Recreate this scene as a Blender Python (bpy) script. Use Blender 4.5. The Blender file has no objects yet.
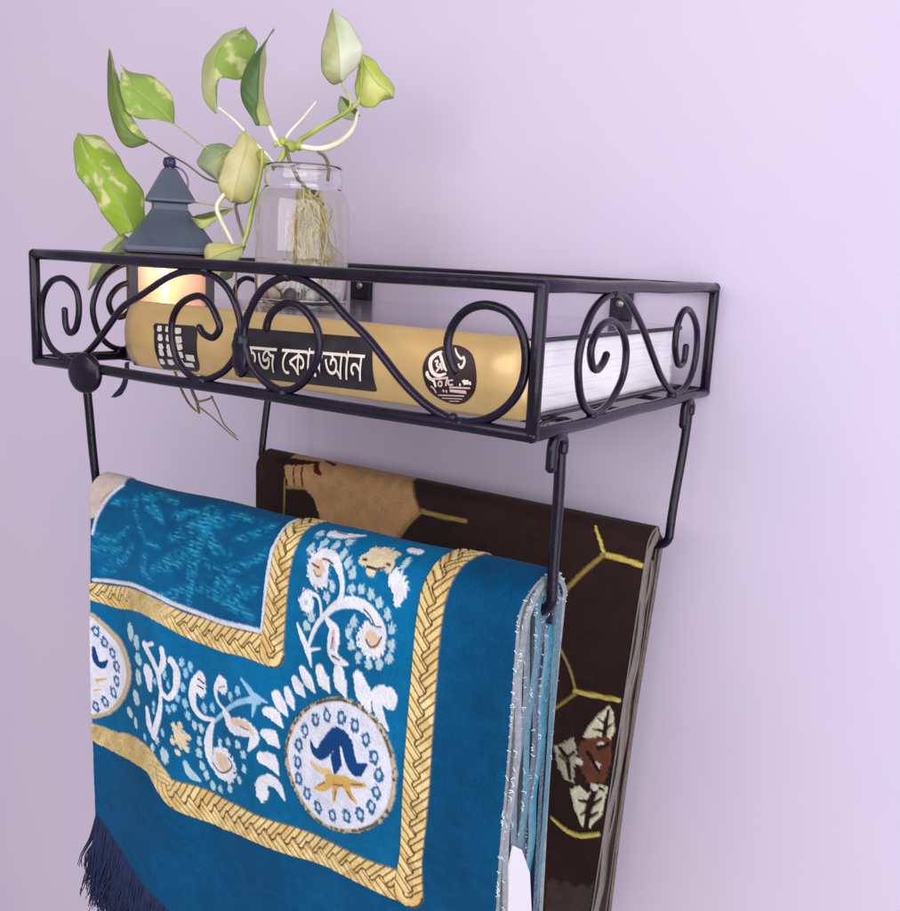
import bpy, bmesh, math, random
import numpy as np
from mathutils import Vector, Matrix, Euler
from mathutils.bvhtree import BVHTree

scene = bpy.context.scene
C = scene.collection
random.seed(7)
rng = np.random.default_rng(7)

# ------------------------------------------------------------------ camera
CAM = Vector((0.5906, -0.6665, 0.0799))
EUL = Euler((1.3744, -0.0492, 0.5737), 'XYZ')
FPX = 984.2                       # focal length in photograph pixels (900 wide)
cd = bpy.data.cameras.new('camera')
cam = bpy.data.objects.new('camera', cd)
C.objects.link(cam)
cam.location = CAM
cam.rotation_euler = EUL
cd.sensor_fit = 'HORIZONTAL'
cd.sensor_width = 36.0
cd.lens = FPX / 900.0 * 36.0
cd.clip_start = 0.01
cd.clip_end = 50
scene.camera = cam

# ------------------------------------------------------------------ light
w = bpy.data.worlds.new("World")
scene.world = w
w.use_nodes = True
bg = w.node_tree.nodes['Background']
bg.inputs[0].default_value = (0.93, 0.87, 0.94, 1)
bg.inputs[1].default_value = 0.48

def area(name, loc, target, size, power, col):
    d = bpy.data.lights.new(name, 'AREA')
    d.shape = 'RECTANGLE'
    d.size, d.size_y = size
    d.energy = power
    d.color = col
    o = bpy.data.objects.new(name, d)
    C.objects.link(o)
    o.location = loc
    o.rotation_euler = (Vector(target) - Vector(loc)).to_track_quat('-Z', 'Y').to_euler()
    return o
area('window_light', (1.5, -1.0, 0.2), (0.25, -0.05, -0.1), (1.7, 1.9), 28, (1.0, 0.97, 1.0))
area('front_fill_light', (0.15, -1.7, 0.55), (0.2, 0.0, -0.15), (1.3, 1.0), 12.5, (1.0, 0.95, 0.97))  # added frontal fill, lightens the wall under the shelf

scene.view_settings.view_transform = 'Standard'
scene.view_settings.look = 'None'
scene.view_settings.exposure = 0.0
scene.view_settings.gamma = 1.0
scene.cycles.max_bounces = 14
scene.cycles.transmission_bounces = 12
scene.cycles.transparent_max_bounces = 16
scene.cycles.caustics_reflective = False
scene.cycles.caustics_refractive = True

# ------------------------------------------------------------------ helpers
RM = EUL.to_matrix()
def ray(px, py):
    return RM @ Vector(((px - 450) / FPX, -(py - 455.5) / FPX, -1.0))
def on_plane(px, py, axis, value):        # a traced point laid on the plane of the thing it belongs to
    d = ray(px, py)
    return CAM + d * ((value - CAM[axis]) / d[axis])
def at_dist(px, py, dist):
    return CAM + ray(px, py) * dist
def dist_of(P):
    return -(RM.transposed() @ (Vector(P) - CAM)).z
def to_px(P):
    q = RM.transposed() @ (Vector(P) - CAM)
    return 450 + FPX * q.x / -q.z, 455.5 - FPX * q.y / -q.z
def height_at(x, y, py):                  # height of a traced level on the upright line through (x, y)
    lo, hi = -1.0, 1.0
    for _ in range(50):
        m = (lo + hi) / 2
        if to_px((x, y, m))[1] > py: lo = m
        else: hi = m
    return (lo + hi) / 2

def lin(r, g, b):
    f = lambda v: (v / 255) / 12.92 if v / 255 <= 0.04045 else ((v / 255 + 0.055) / 1.055) ** 2.4
    return (f(r), f(g), f(b))

def smooth(pts, n=6, closed=False):
    P = [Vector(p) for p in pts]
    if len(P) < 3 and not closed: return P
    out = []
    N = len(P)
    for i in range(N if closed else N - 1):
        if closed:
            a, b, c, d = P[(i - 1) % N], P[i], P[(i + 1) % N], P[(i + 2) % N]
        else:
            a = P[i - 1] if i > 0 else P[0] * 2 - P[1]
            b, c = P[i], P[i + 1]
            d = P[i + 2] if i + 2 < N else P[-1] * 2 - P[-2]
        for k in range(n):
            t = k / n
            out.append(0.5 * ((2 * b) + (c - a) * t + (2 * a - 5 * b + 4 * c - d) * t * t + (3 * b - a - 3 * c + d) * t ** 3))
    if not closed: out.append(P[-1])
    return out

def link(name, bm, mat, parent=None, sm=True):
    me = bpy.data.meshes.new(name)
    bmesh.ops.recalc_face_normals(bm, faces=bm.faces)
    bm.to_mesh(me)
    bm.free()
    if sm:
        for p in me.polygons: p.use_smooth = True
    o = bpy.data.objects.new(name, me)
    C.objects.link(o)
    for m in (mat if isinstance(mat, (list, tuple)) else [mat]): me.materials.append(m)
    if parent:
        o.parent = parent
        o.matrix_parent_inverse = parent.matrix_basis.inverted() if parent.parent is None else Matrix()
    return o

def thing(name, label, cat, loc=(0, 0, 0), group=None):
    o = bpy.data.objects.new(name, None)
    C.objects.link(o)
    o.location = loc
    o.empty_display_size = 0.02
    tag(o, label, cat, group)
    return o
def tag(o, label, cat, group=None):
    o['label'] = label
    o['category'] = cat
    if group: o['group'] = group
    return o

def tube(bm, pts, r, n=10, cap=True, closed=False, mi=0):
    P = [Vector(p) for p in pts]
    R = r if isinstance(r, (list, tuple)) else [r] * len(P)
    if len(R) != len(P):
        R = [float(np.interp(i / (len(P) - 1), np.linspace(0, 1, len(R)), R)) for i in range(len(P))]
    N = len(P)
    tan = []
    for i in range(N):
        if closed: t = P[(i + 1) % N] - P[i - 1]
        else: t = P[min(i + 1, N - 1)] - P[max(i - 1, 0)]
        tan.append(t.normalized())
    ref = Vector((0, 0, 1)) if abs(tan[0].z) < 0.9 else Vector((1, 0, 0))
    nrm = (ref - tan[0] * ref.dot(tan[0])).normalized()
    rings = []
    for i in range(N):
        nrm = (nrm - tan[i] * nrm.dot(tan[i]))
        nrm = nrm.normalized() if nrm.length > 1e-8 else tan[i].orthogonal().normalized()
        b = tan[i].cross(nrm)
        rings.append((P[i], nrm.copy(), b, R[i], tan[i]))
    if cap and not closed:
        p, a, b, rr, t = rings[0]
        pre = [(p - t * rr * 0.55, a, b, rr * 0.55, t)]
        p2, a2, b2, rr2, t2 = rings[-1]
        rings = pre + rings + [(p2 + t2 * rr2 * 0.55, a2, b2, rr2 * 0.55, t2)]
    V = []
    for p, a, b, rr, t in rings:
        V.append([bm.verts.new(p + (a * math.cos(2 * math.pi * k / n) + b * math.sin(2 * math.pi * k / n)) * rr) for k in range(n)])
    M = len(V)
    for i in range(M if closed else M - 1):
        A, B = V[i], V[(i + 1) % M]
        for k in range(n):
            bm.faces.new((A[k], A[(k + 1) % n], B[(k + 1) % n], B[k])).material_index = mi
    if not closed:
        bm.faces.new(V[0][::-1]).material_index = mi
        bm.faces.new(V[-1]).material_index = mi

def box(bm, lo, hi, mi=0, bev=0.0, rot=None, org=None):
    r = bmesh.ops.create_cube(bm, size=1)
    vs = r['verts']
    lo, hi = Vector(lo), Vector(hi)
    for v in vs:
        v.co = Vector(((lo[i] + hi[i]) / 2 + v.co[i] * (hi[i] - lo[i]) for i in range(3)))
    if bev:
        es = list({e for v in vs for e in v.link_edges})
        out = bmesh.ops.bevel(bm, geom=es, offset=bev, segments=2, affect='EDGES', profile=0.6)
        vs = list({v for f in out['faces'] for v in f.verts} | {v for v in vs if v.is_valid})
    if rot is not None:
        for v in vs: v.co = rot @ (v.co - org) + org
    return vs

def lathe(bm, prof, n=48, center=(0, 0), sq=None, mi=0, caps=True):
    V = []
    for r, z in prof:
        V.append([bm.verts.new((center[0] + r * math.cos(2 * math.pi * k / n), center[1] + r * math.sin(2 * math.pi * k / n), z)) for k in range(n)])
    for A, B in zip(V, V[1:]):
        for k in range(n):
            bm.faces.new((A[k], A[(k + 1) % n], B[(k + 1) % n], B[k])).material_index = mi
    if caps:
        bm.faces.new(V[0][::-1]); bm.faces.new(V[-1])

def blob(bm, c, r, seed=0, amp=0.15, sub=2, mi=0):
    res = bmesh.ops.create_icosphere(bm, subdivisions=sub, radius=1)
    rs = random.Random(seed)
    ph = [rs.uniform(0, 6.28) for _ in range(6)]
    R = Euler((rs.uniform(0, 6), rs.uniform(0, 6), rs.uniform(0, 6))).to_matrix()
    for v in res['verts']:
        p = v.co.copy()
        k = 1 + amp * (math.sin(2.3 * p.x + ph[0]) + math.sin(2.9 * p.y + ph[1]) + math.sin(2.1 * p.z + ph[2])) / 2
        p = Vector((p.x * r[0], p.y * r[1], p.z * r[2])) * k
        v.co = R @ p + Vector(c) if amp > 0 else p + Vector(c)
        for f in v.link_faces: f.material_index = mi

# ------------------------------------------------------------------ materials
def mat(name, col, rough=0.5, metal=0.0, noise=None, bump=None, spec=0.5, sheen=0.0, coat=0.0, emit=None, trans=0.0):
    m = bpy.data.materials.new(name)
    m.use_nodes = True
    nt = m.node_tree
    b = nt.nodes['Principled BSDF']
    b.inputs['Base Color'].default_value = (*col, 1)
    b.inputs['Roughness'].default_value = rough
    b.inputs['Metallic'].default_value = metal
    b.inputs['Specular IOR Level'].default_value = spec
    b.inputs['Sheen Weight'].default_value = sheen
    b.inputs['Coat Weight'].default_value = coat
    b.inputs['Coat Roughness'].default_value = 0.12
    if emit:
        b.inputs['Emission Color'].default_value = (*emit[0], 1)
        b.inputs['Emission Strength'].default_value = emit[1]
    tc = nt.nodes.new('ShaderNodeTexCoord')
    if noise:                       # (scale, second colour, low, high)
        n = nt.nodes.new('ShaderNodeTexNoise')
        n.inputs['Scale'].default_value = noise[0]
        n.inputs['Detail'].default_value = 5
        r = nt.nodes.new('ShaderNodeValToRGB')
        r.color_ramp.elements[0].position = noise[2]
        r.color_ramp.elements[1].position = noise[3]
        r.color_ramp.elements[0].color = (*col, 1)
        r.color_ramp.elements[1].color = (*noise[1], 1)
        nt.links.new(tc.outputs['Object'], n.inputs['Vector'])
        nt.links.new(n.outputs['Fac'], r.inputs['Fac'])
        nt.links.new(r.outputs['Color'], b.inputs['Base Color'])
        if trans == 0 and rough > 0.2:
            mr = nt.nodes.new('ShaderNodeMapRange')
            mr.inputs['To Min'].default_value = max(0.05, rough - 0.1)
            mr.inputs['To Max'].default_value = min(1, rough + 0.12)
            nt.links.new(n.outputs['Fac'], mr.inputs['Value'])
            nt.links.new(mr.outputs['Result'], b.inputs['Roughness'])
    if bump:                        # (scale, strength, distance)
        n2 = nt.nodes.new('ShaderNodeTexNoise')
        n2.inputs['Scale'].default_value = bump[0]
        n2.inputs['Detail'].default_value = 4
        bp = nt.nodes.new('ShaderNodeBump')
        bp.inputs['Strength'].default_value = bump[1]
        bp.inputs['Distance'].default_value = bump[2]
        nt.links.new(tc.outputs['Object'], n2.inputs['Vector'])
        nt.links.new(n2.outputs['Fac'], bp.inputs['Height'])
        nt.links.new(bp.outputs['Normal'], b.inputs['Normal'])
    if trans:
        tr = nt.nodes.new('ShaderNodeBsdfTranslucent')
        mx = nt.nodes.new('ShaderNodeMixShader')
        mx.inputs[0].default_value = trans
        src = b.inputs['Base Color'].links[0].from_socket if b.inputs['Base Color'].links else None
        if src: nt.links.new(src, tr.inputs['Color'])
        else: tr.inputs['Color'].default_value = (*col, 1)
        nt.links.new(b.outputs[0], mx.inputs[1])
        nt.links.new(tr.outputs[0], mx.inputs[2])
        nt.links.new(mx.outputs[0], nt.nodes['Material Output'].inputs['Surface'])
    return m

def glass(name, col=(1, 1, 1), ior=1.45, rough=0.0):
    m = bpy.data.materials.new(name)
    m.use_nodes = True
    b = m.node_tree.nodes['Principled BSDF']
    b.inputs['Base Color'].default_value = (*col, 1)
    b.inputs['Roughness'].default_value = rough
    b.inputs['IOR'].default_value = ior
    b.inputs['Transmission Weight'].default_value = 1.0
    return m

IRON = mat('black_iron', lin(13, 7, 24), 0.24, 0.1, noise=(60, lin(26, 16, 44), 0.35, 0.75), bump=(260, 0.35, 0.0007), spec=0.3, coat=0.12)
WALL = mat('lilac_wall_paint', lin(209, 197, 216), 0.7, noise=(3.2, lin(203, 194, 217), 0.35, 0.65), bump=(300, 0.12, 0.0007), spec=0.25)
GOLD = mat('gold_spine', lin(214, 182, 124), 0.42, 0.3, noise=(24, lin(200, 166, 106), 0.35, 0.7), bump=(120, 0.12, 0.0006), spec=0.5, coat=0.3)
COVER = mat('book_cover_wall_reflection', lin(146, 136, 152), 0.16, noise=(40, lin(134, 124, 142), 0.3, 0.7), spec=0.7, coat=0.8)  # dark glossy board, its grazing reflection of the wall painted in as lilac grey
CEDGE = mat('book_cover_edge', lin(26, 26, 36), 0.25)
PAGES = None
LABEL = mat('spine_label_black', lin(28, 24, 32), 0.35, noise=(90, lin(40, 34, 42), 0.4, 0.7))
EMBL = mat('emblem_brown_black', lin(38, 20, 22), 0.4, noise=(90, lin(52, 30, 30), 0.4, 0.7))
INK = mat('spine_lettering', lin(238, 226, 214), 0.4)
INKP = mat('emblem_lettering', lin(214, 186, 186), 0.4)
LANT = mat('lantern_painted_metal', lin(68, 78, 94), 0.42, 0.1, noise=(45, lin(78, 89, 106), 0.3, 0.7), bump=(140, 0.12, 0.0006))
LDARK = mat('lantern_frame_metal', lin(58, 50, 62), 0.45, 0.1, noise=(45, lin(70, 62, 72), 0.3, 0.7))
SCREW = mat('screw_steel', lin(150, 145, 140), 0.35, 0.8)
SILVER = mat('rug_selvage_silver', lin(150, 156, 162), 0.9, noise=(260, lin(108, 120, 130), 0.35, 0.7), bump=(700, 0.7, 0.001), sheen=0.3)
SLATE = mat('rug_edge_slate', lin(84, 116, 134), 0.9, noise=(260, lin(62, 90, 108), 0.35, 0.7), bump=(700, 0.7, 0.001), sheen=0.3)
TEAL = mat('rug_edge_teal', lin(30, 128, 152), 0.9, noise=(260, lin(16, 98, 126), 0.35, 0.7), bump=(700, 0.7, 0.001), sheen=0.3)
NAVY = mat('rug_edge_navy', lin(18, 62, 100), 0.9, noise=(260, lin(12, 48, 84), 0.35, 0.7), bump=(700, 0.7, 0.001), sheen=0.3)
FRAY = mat('frayed_white_thread', lin(214, 226, 228), 0.9)
FRAYT = mat('frayed_teal_thread', lin(90, 170, 186), 0.9)
FRINGE = mat('fringe_navy', lin(24, 40, 84), 0.9, noise=(120, lin(16, 28, 62), 0.3, 0.7))
TAGW = mat('white_care_tag', lin(212, 212, 220), 0.7, bump=(200, 0.2, 0.001))

def attr_mat(name, rough, bscale, bstr, sheen):
    m = bpy.data.materials.new(name)
    m.use_nodes = True
    nt = m.node_tree
    b = nt.nodes['Principled BSDF']
    a = nt.nodes.new('ShaderNodeAttribute')
    a.attribute_name = 'dye'
    tc = nt.nodes.new('ShaderNodeTexCoord')
    n = nt.nodes.new('ShaderNodeTexNoise')
    n.inputs['Scale'].default_value = bscale
    n.inputs['Detail'].default_value = 3
    mx = nt.nodes.new('ShaderNodeMix')
    mx.data_type = 'RGBA'
    mx.blend_type = 'MULTIPLY'
    mx.inputs['Factor'].default_value = 0.45
    r = nt.nodes.new('ShaderNodeValToRGB')
    r.color_ramp.elements[0].position = 0.3
    r.color_ramp.elements[0].color = (0.55, 0.55, 0.58, 1)
    r.color_ramp.elements[1].position = 0.7
    mp = nt.nodes.new('ShaderNodeMapping')
    mp.inputs['Scale'].default_value = (700, 700, 1700)
    nt.links.new(tc.outputs['Object'], mp.inputs['Vector'])
    nt.links.new(mp.outputs['Vector'], n.inputs['Vector'])
    nt.links.new(n.outputs['Fac'], r.inputs['Fac'])
    nt.links.new(a.outputs['Color'], mx.inputs['A'])
    nt.links.new(r.outputs['Color'], mx.inputs['B'])
    nt.links.new(mx.outputs['Result'], b.inputs['Base Color'])
    bp = nt.nodes.new('ShaderNodeBump')
    bp.inputs['Strength'].default_value = bstr
    bp.inputs['Distance'].default_value = 0.0008
    nt.links.new(n.outputs['Fac'], bp.inputs['Height'])
    nt.links.new(bp.outputs['Normal'], b.inputs['Normal'])
    b.inputs['Roughness'].default_value = rough
    b.inputs['Specular IOR Level'].default_value = 0.1
    b.inputs['Sheen Weight'].default_value = sheen
    b.inputs['Sheen Roughness'].default_value = 0.4
    return m
PILE = attr_mat('woven_blue_pile', 0.72, 1.0, 0.4, 0.03)
PLUSH = attr_mat('brown_plush_pile', 0.8, 0.8, 0.5, 0.08)

# ------------------------------------------------------------------ wall
bm = bmesh.new()
x0, x1, z0, z1 = -4.0, 4.0, -2.5, 2.5
N = 40
vs = [[bm.verts.new((x0 + (x1 - x0) * i / N, 0, z0 + (z1 - z0) * j / N)) for i in range(N + 1)] for j in range(N + 1)]
for j in range(N):
    for i in range(N):
        bm.faces.new((vs[j][i], vs[j][i + 1], vs[j + 1][i + 1], vs[j + 1][i]))
o = link('wall', bm, WALL)
o['kind'] = 'structure'

# ------------------------------------------------------------------ iron shelf
W, D, H = 0.3777, 0.2583, 0.07
YB = -0.009                              # back rails stand just off the wall
RF, RS, RH = 0.0034, 0.0021, 0.0030      # frame, scroll and hanger rod radii
shelf = thing('wall_shelf', 'black wrought iron wall shelf basket with scrollwork sides, mounted on the lilac wall', 'shelf', (W / 2, YB, 0))

def rod(name, pts, r, parent, n=12, m=IRON):
    b = bmesh.new()
    tube(b, pts, r, n)
    return link(name, b, m, parent)

for z, nm in ((H, 'top_rail'), (0, 'bottom_rail')):
    fr = [Vector((i / 12 * W, -D, z + 0.00025 * math.sin(i * 1.3))) for i in range(13)]
    rod(nm, fr, RF, shelf)
    rod(nm, [(0, YB, z), (W, YB, z)], RF * 0.9, shelf)
    for x in (0, W):
        rod(nm, [(x, -D + (-YB - -D - 0) * 0 if False else -D + (D + YB) * i / 8, z + 0.0004 * math.sin(i * 2 + x)) for i in range(9)], RF, shelf)
for x in (0, W):
    for y in (-D, YB):
        b = bmesh.new()
        tube(b, [(x, y, 0), (x, y, H)], RF, 12)
        for z in (0, H):
            blob(b, (x, y, z), (RF * 1.06,) * 3, 1, 0)
        link('corner_post', b, IRON, shelf)

def scroll(pts2, plane, value, r=RS, welds=(), n=7):
    P = [on_plane(px, py, plane, value) for px, py in pts2]
    P = smooth(P, n)
    b = bmesh.new()
    tube(b, P, r, 10)
    for (px, py, s) in welds:
        blob(b, on_plane(px, py, plane, value), (RS * s, RS * s * (0.75 if plane == 1 else 1), RS * s), int(px), 0.12)
    return link('scroll', b, IRON, shelf)

S1 = [(64.7, 309), (65.8, 325), (70, 333), (76, 328), (79, 310), (76.5, 291), (67, 280), (58, 278.5), (50, 283), (43.5, 295), (41.5, 312), (43.5, 330), (50, 346), (60, 355), (72, 359), (85, 354), (96, 343), (110, 324), (123, 307), (143, 294), (167, 278), (185, 271.5), (202, 272), (218, 279), (229, 291), (237, 309), (241, 330), (238, 350), (230, 365), (220, 374), (204, 380), (191, 376), (178.5, 362), (172, 340), (173, 318), (182.5, 302.5), (198, 296), (209, 302.5), (217, 318), (219.5, 329), (213, 337.6), (204, 334), (199, 326.6)]
scroll(S1, 1, -D, welds=[(72, 359, 1.7), (205, 272, 1.6), (204, 381, 1.7)])
S2 = [(266, 330), (269, 318), (276, 309), (287, 303), (300, 306), (311, 317), (318, 332), (319, 350), (313.5, 367), (302.5, 383), (285, 391), (267, 383), (252, 366), (245, 345), (244.5, 327), (252, 306), (264, 288), (280, 278.5), (294, 277), (311, 284), (329, 297), (346, 316), (366, 336), (384, 358), (402, 381), (423, 402), (444, 416), (462, 422), (481, 421), (499, 413), (513, 400), (522, 384), (526, 363), (524.5, 342), (517.6, 324), (506, 311), (486, 305), (468, 309.5), (454.5, 323), (448, 341), (450, 358), (456, 372)]
b = bmesh.new()
bc = on_plane(241, 352, 1, -D)
blob(b, bc, (0.0062, 0.0040, 0.0150), 3, 0.0, 3)
for v in b.verts:
    v.co += Vector((0.0009 * math.sin(v.co.z * 700), -0.0006 * math.sin(v.co.z * 500), 0))
link('scroll_joint', b, IRON, shelf)
b = bmesh.new()
lathe(b, [(0.0006, -0.003), (0.0105, -0.0029), (0.0128, -0.0018), (0.0133, 0), (0.0128, 0.0018), (0.0105, 0.0030), (0.0006, 0.0034)], 40)
bc = on_plane(85, 373, 1, -D - 0.0045)
R90 = Euler((math.radians(90), 0, math.radians(8))).to_matrix()
for v in b.verts: v.co = R90 @ v.co + bc
link('rail_disc', b, IRON, shelf)
scroll(S2, 1, -D, r=RS * 1.08, welds=[(285, 394, 1.9), (288, 276, 1.7), (462, 424, 1.8), (452, 418, 1.6)])
S3 = [(606.7, 354), (603, 363), (597, 369.7), (592, 365), (591, 348), (598, 330), (607, 322), (616.5, 323.6), (624, 337), (626, 354), (623, 376), (614, 396), (603, 409), (592, 413), (583.6, 405), (579, 387), (578.5, 360), (583.6, 334.6), (592, 312.7), (603, 299), (614, 293.5), (624, 296), (634, 311), (644, 332), (653, 356.5), (661.7, 378), (672, 392.5), (681, 391), (690, 378.5), (695.7, 356.5), (697, 332), (693.5, 317), (687.5, 309.5), (681.4, 314), (677, 328), (675, 348), (678, 364), (683.6, 362), (686, 345.6)]
o3 = scroll(S3, 0, W, welds=[(672, 396, 1.7), (592, 415, 1.5), (613, 292, 1.5)])
o4 = o3.copy()
C.objects.link(o4)
o4.parent = shelf
o4.matrix_parent_inverse = Matrix.Translation((-W, 0, 0)) @ o3.matrix_parent_inverse

for y in (-0.192, -0.128, -0.06):
    b = bmesh.new()
    box(b, (0.002, y - 0.004, -0.0028), (W - 0.002, y + 0.004, -0.0008), bev=0.0004)
    link('floor_bar', b, IRON, shelf, sm=False)
# curl of thin rod lying in the floor at the right front corner
fl = [on_plane(px, py, 2, -0.001) for px, py in ((540, 430), (543, 423), (552, 420), (565, 419), (574, 422), (566, 428), (553, 429), (548, 426))]
rod('floor_curl', smooth(fl, 6), 0.0013, shelf)
for xa, xb in ((0.0655, 0.0855), (0.3015, 0.3175)):
    b = bmesh.new()
    box(b, (xa, -0.0062, 0.028), (xb, -0.0012, 0.0685), bev=0.0006)
    pl = link('mounting_plate', b, IRON, shelf, sm=False)
    b = bmesh.new()
    xc = (xa + xb) / 2
    lathe(b, [(0.0001, 0.0), (0.0022, 0.0002), (0.0030, 0.0010), (0.0032, 0.0018)], 16)
    for v in b.verts: v.co = Vector((xc + v.co.x, -0.0062 - 0.0018 + v.co.z, 0.055 + v.co.y))
    box(b, (xc - 0.002, -0.0083, 0.0547), (xc + 0.002, -0.0078, 0.0553))
    link('screw', b, SCREW, pl)
b = bmesh.new()
tube(b, [(0.3015 + 0.006 * math.cos(a), -0.010, 0.037 + 0.006 * math.sin(a)) for a in np.linspace(0, 2 * math.pi, 24, endpoint=False)], 0.0011, 8, closed=True)
link('ring', b, IRON, shelf)
for (x, y) in ((W, -0.2265), (W, -0.040), (0.0105, -0.040)):
    b = bmesh.new()
    box(b, (x - 0.0014, y - 0.0050, -0.0085), (x + 0.0014, y + 0.0050, -0.0022), bev=0.0009)
    link('hanger_lug', b, IRON, shelf, sm=False)

# ------------------------------------------------------------------ two hanging rails
def hanger(name, label, xl, xr, ytop_l, ytop_r, ybar, zbar, ybar_r):
    t = thing(name, label, 'towel rail', ((xl + xr) / 2, ybar, zbar), 'hanging rails under the shelf')
    R = 0.0085
    P = []
    for k in range(9):
        f = k / 8
        P.append(Vector((xl + 0.0004 * math.sin(f * 6), ytop_l + (ybar - ytop_l) * f, -0.006 + (zbar + R + 0.006) * f)))
    for a in np.linspace(0, math.pi / 2, 8)[1:]: P.append(Vector((xl + R * (1 - math.cos(a)), ybar, zbar + R * (1 - math.sin(a)))))
    for f in np.linspace(0, 1, 12)[1:-1]: P.append(Vector((xl + R + (xr - xl - 2 * R) * f, ybar + (ybar_r - ybar) * f ** 3, zbar)))
    for a in np.linspace(math.pi / 2, 0, 8)[:-1]: P.append(Vector((xr - R * (1 - math.cos(a)), ybar_r, zbar + R * (1 - math.sin(a)))))
    for k in range(9):
        f = 1 - k / 8
        P.append(Vector((xr + 0.0004 * math.sin(f * 6), ytop_r + (ybar_r - ytop_r) * f, -0.010 + (zbar + R + 0.010) * f)))
    rod('rail_rod', P, RH, t)
    for x, y in ((xl, ytop_l), (xr, ytop_r)):
        if x == 0.0: continue
        hk = [Vector((x, y, -0.012)), Vector((x, y, -0.0065)), Vector((x, y - 0.003, -0.0035)), Vector((x, y - 0.0085, -0.0035)), Vector((x, y - 0.0115, -0.008)), Vector((x, y - 0.0118, -0.019))]
        for p in hk[:]: p.x += 0.0012 * (1 if x > 0.1 else -1)
        rod('hook', smooth(hk, 6), RH * 0.95, t)
    return t
hanger('hanging_rail', 'front black hanging rail under the shelf nearer the viewer, holding the blue prayer rug', 0.0, W, -0.2215, -0.2265, -0.2135, -0.0985, -0.2235)
hanger('hanging_rail', 'rear black hanging rail near the wall, holding the dark brown rug', 0.0105, W, -0.040, -0.038, -0.052, -0.1005, -0.052)

# ------------------------------------------------------------------ draped rugs: grids, tracing and dyeing
class Drape:
    """A folded rug over a bar: outer sheet = fine grid (u across, t along back, arch, front)."""
    def __init__(s, yc, zc, xl, xr, aF, aB, hT, zfront, zback, wave, nu, nf, nb=30, na=70):
        s.yc, s.zc, s.xl, s.xr, s.aF, s.aB, s.hT = yc, zc, xl, xr, aF, aB, hT
        s.zfront, s.zback, s.wave = zfront, zback, wave
        s.nu, s.nb, s.na, s.nf = nu, nb, na, nf
    def surf(s, u, kind, t, off):
        zf = np.where(kind == 2, s.zc + (s.zfront - s.hem * np.clip(u / 0.4, 0, 1) - s.zc) * t, s.zc)
        d = s.zc - zf
        x = s.xl(d) + (s.xr(d) - s.xl(d)) * u
        aF, aB, hT = s.aF(x) - off, s.aB(x) - off, s.hT(x) - off
        th = np.where(kind == 1, math.pi * (1 - t), np.where(kind == 0, math.pi, 0.0))
        c = np.cos(th)
        y = np.where(c >= 0, s.yc - aF * c, s.yc - aB * c)
        z = s.zc + hT * np.sin(th)
        z = np.where(kind == 0, s.zback + (s.zc - s.zback) * t, z)
        z = np.where(kind == 2, zf, z)
        y = y + np.where(kind == 2, s.wave(x, d), 0.0)
        z = z + s.sag(x)
        x = x - np.where(kind == 0, u * s.backskew * (s.zc - z), 0.0)
        return np.stack([x, y, z], -1)
    backskew = 0.0
    hem = 0.0
    def sag(s, x): return 0.0 * x
    def rows(s, nb, na, nf):
        k = [(0, i / nb) for i in range(nb)] + [(1, i / na) for i in range(na)] + [(2, i / nf) for i in range(nf + 1)]
        return np.array([a for a, _ in k]), np.array([b for _, b in k])
    def grid(s, off=0.0, nu=None, nb=None, na=None, nf=None):
        nu = nu or s.nu
        K, T = s.rows(nb or s.nb, na or s.na, nf or s.nf)
        U = np.linspace(0, 1, nu + 1)
        kk, uu = np.meshgrid(K, U, indexing='ij')
        tt, _ = np.meshgrid(T, U, indexing='ij')
        return s.surf(uu, kk, tt, off)

def faces_grid(nr, nc):
    i, j = np.meshgrid(np.arange(nr - 1), np.arange(nc - 1), indexing='ij')
    a = i * nc + j
    return np.stack([a, a + 1, a + nc + 1, a + nc], -1).reshape(-1, 4)

def mesh_np(name, V, F, mats, parent, mi=None, dye=None, flip=False):
    me = bpy.data.meshes.new(name)
    if flip: F = F[:, ::-1]
    me.vertices.add(len(V)); me.vertices.foreach_set('co', V.astype(np.float32).ravel())
    me.loops.add(F.size); me.loops.foreach_set('vertex_index', F.astype(np.int32).ravel())
    me.polygons.add(len(F))
    me.polygons.foreach_set('loop_start', (np.arange(len(F)) * 4).astype(np.int32))
    try: me.polygons.foreach_set('loop_total', np.full(len(F), 4, np.int32))
    except Exception: pass
    if mi is not None: me.polygons.foreach_set('material_index', mi.astype(np.int32))
    me.polygons.foreach_set('use_smooth', np.ones(len(F), bool))
    for m in mats: me.materials.append(m)
    if dye is not None:
        at = me.attributes.new('dye', 'FLOAT_COLOR', 'POINT')
        at.data.foreach_set('color', np.concatenate([dye, np.ones((len(dye), 1))], 1).astype(np.float32).ravel())
    me.update(calc_edges=True)
    me.validate()
    o = bpy.data.objects.new(name, me)
    C.objects.link(o)
    if parent:
        o.parent = parent
        o.matrix_parent_inverse = parent.matrix_basis.inverted()
    return o

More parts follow.
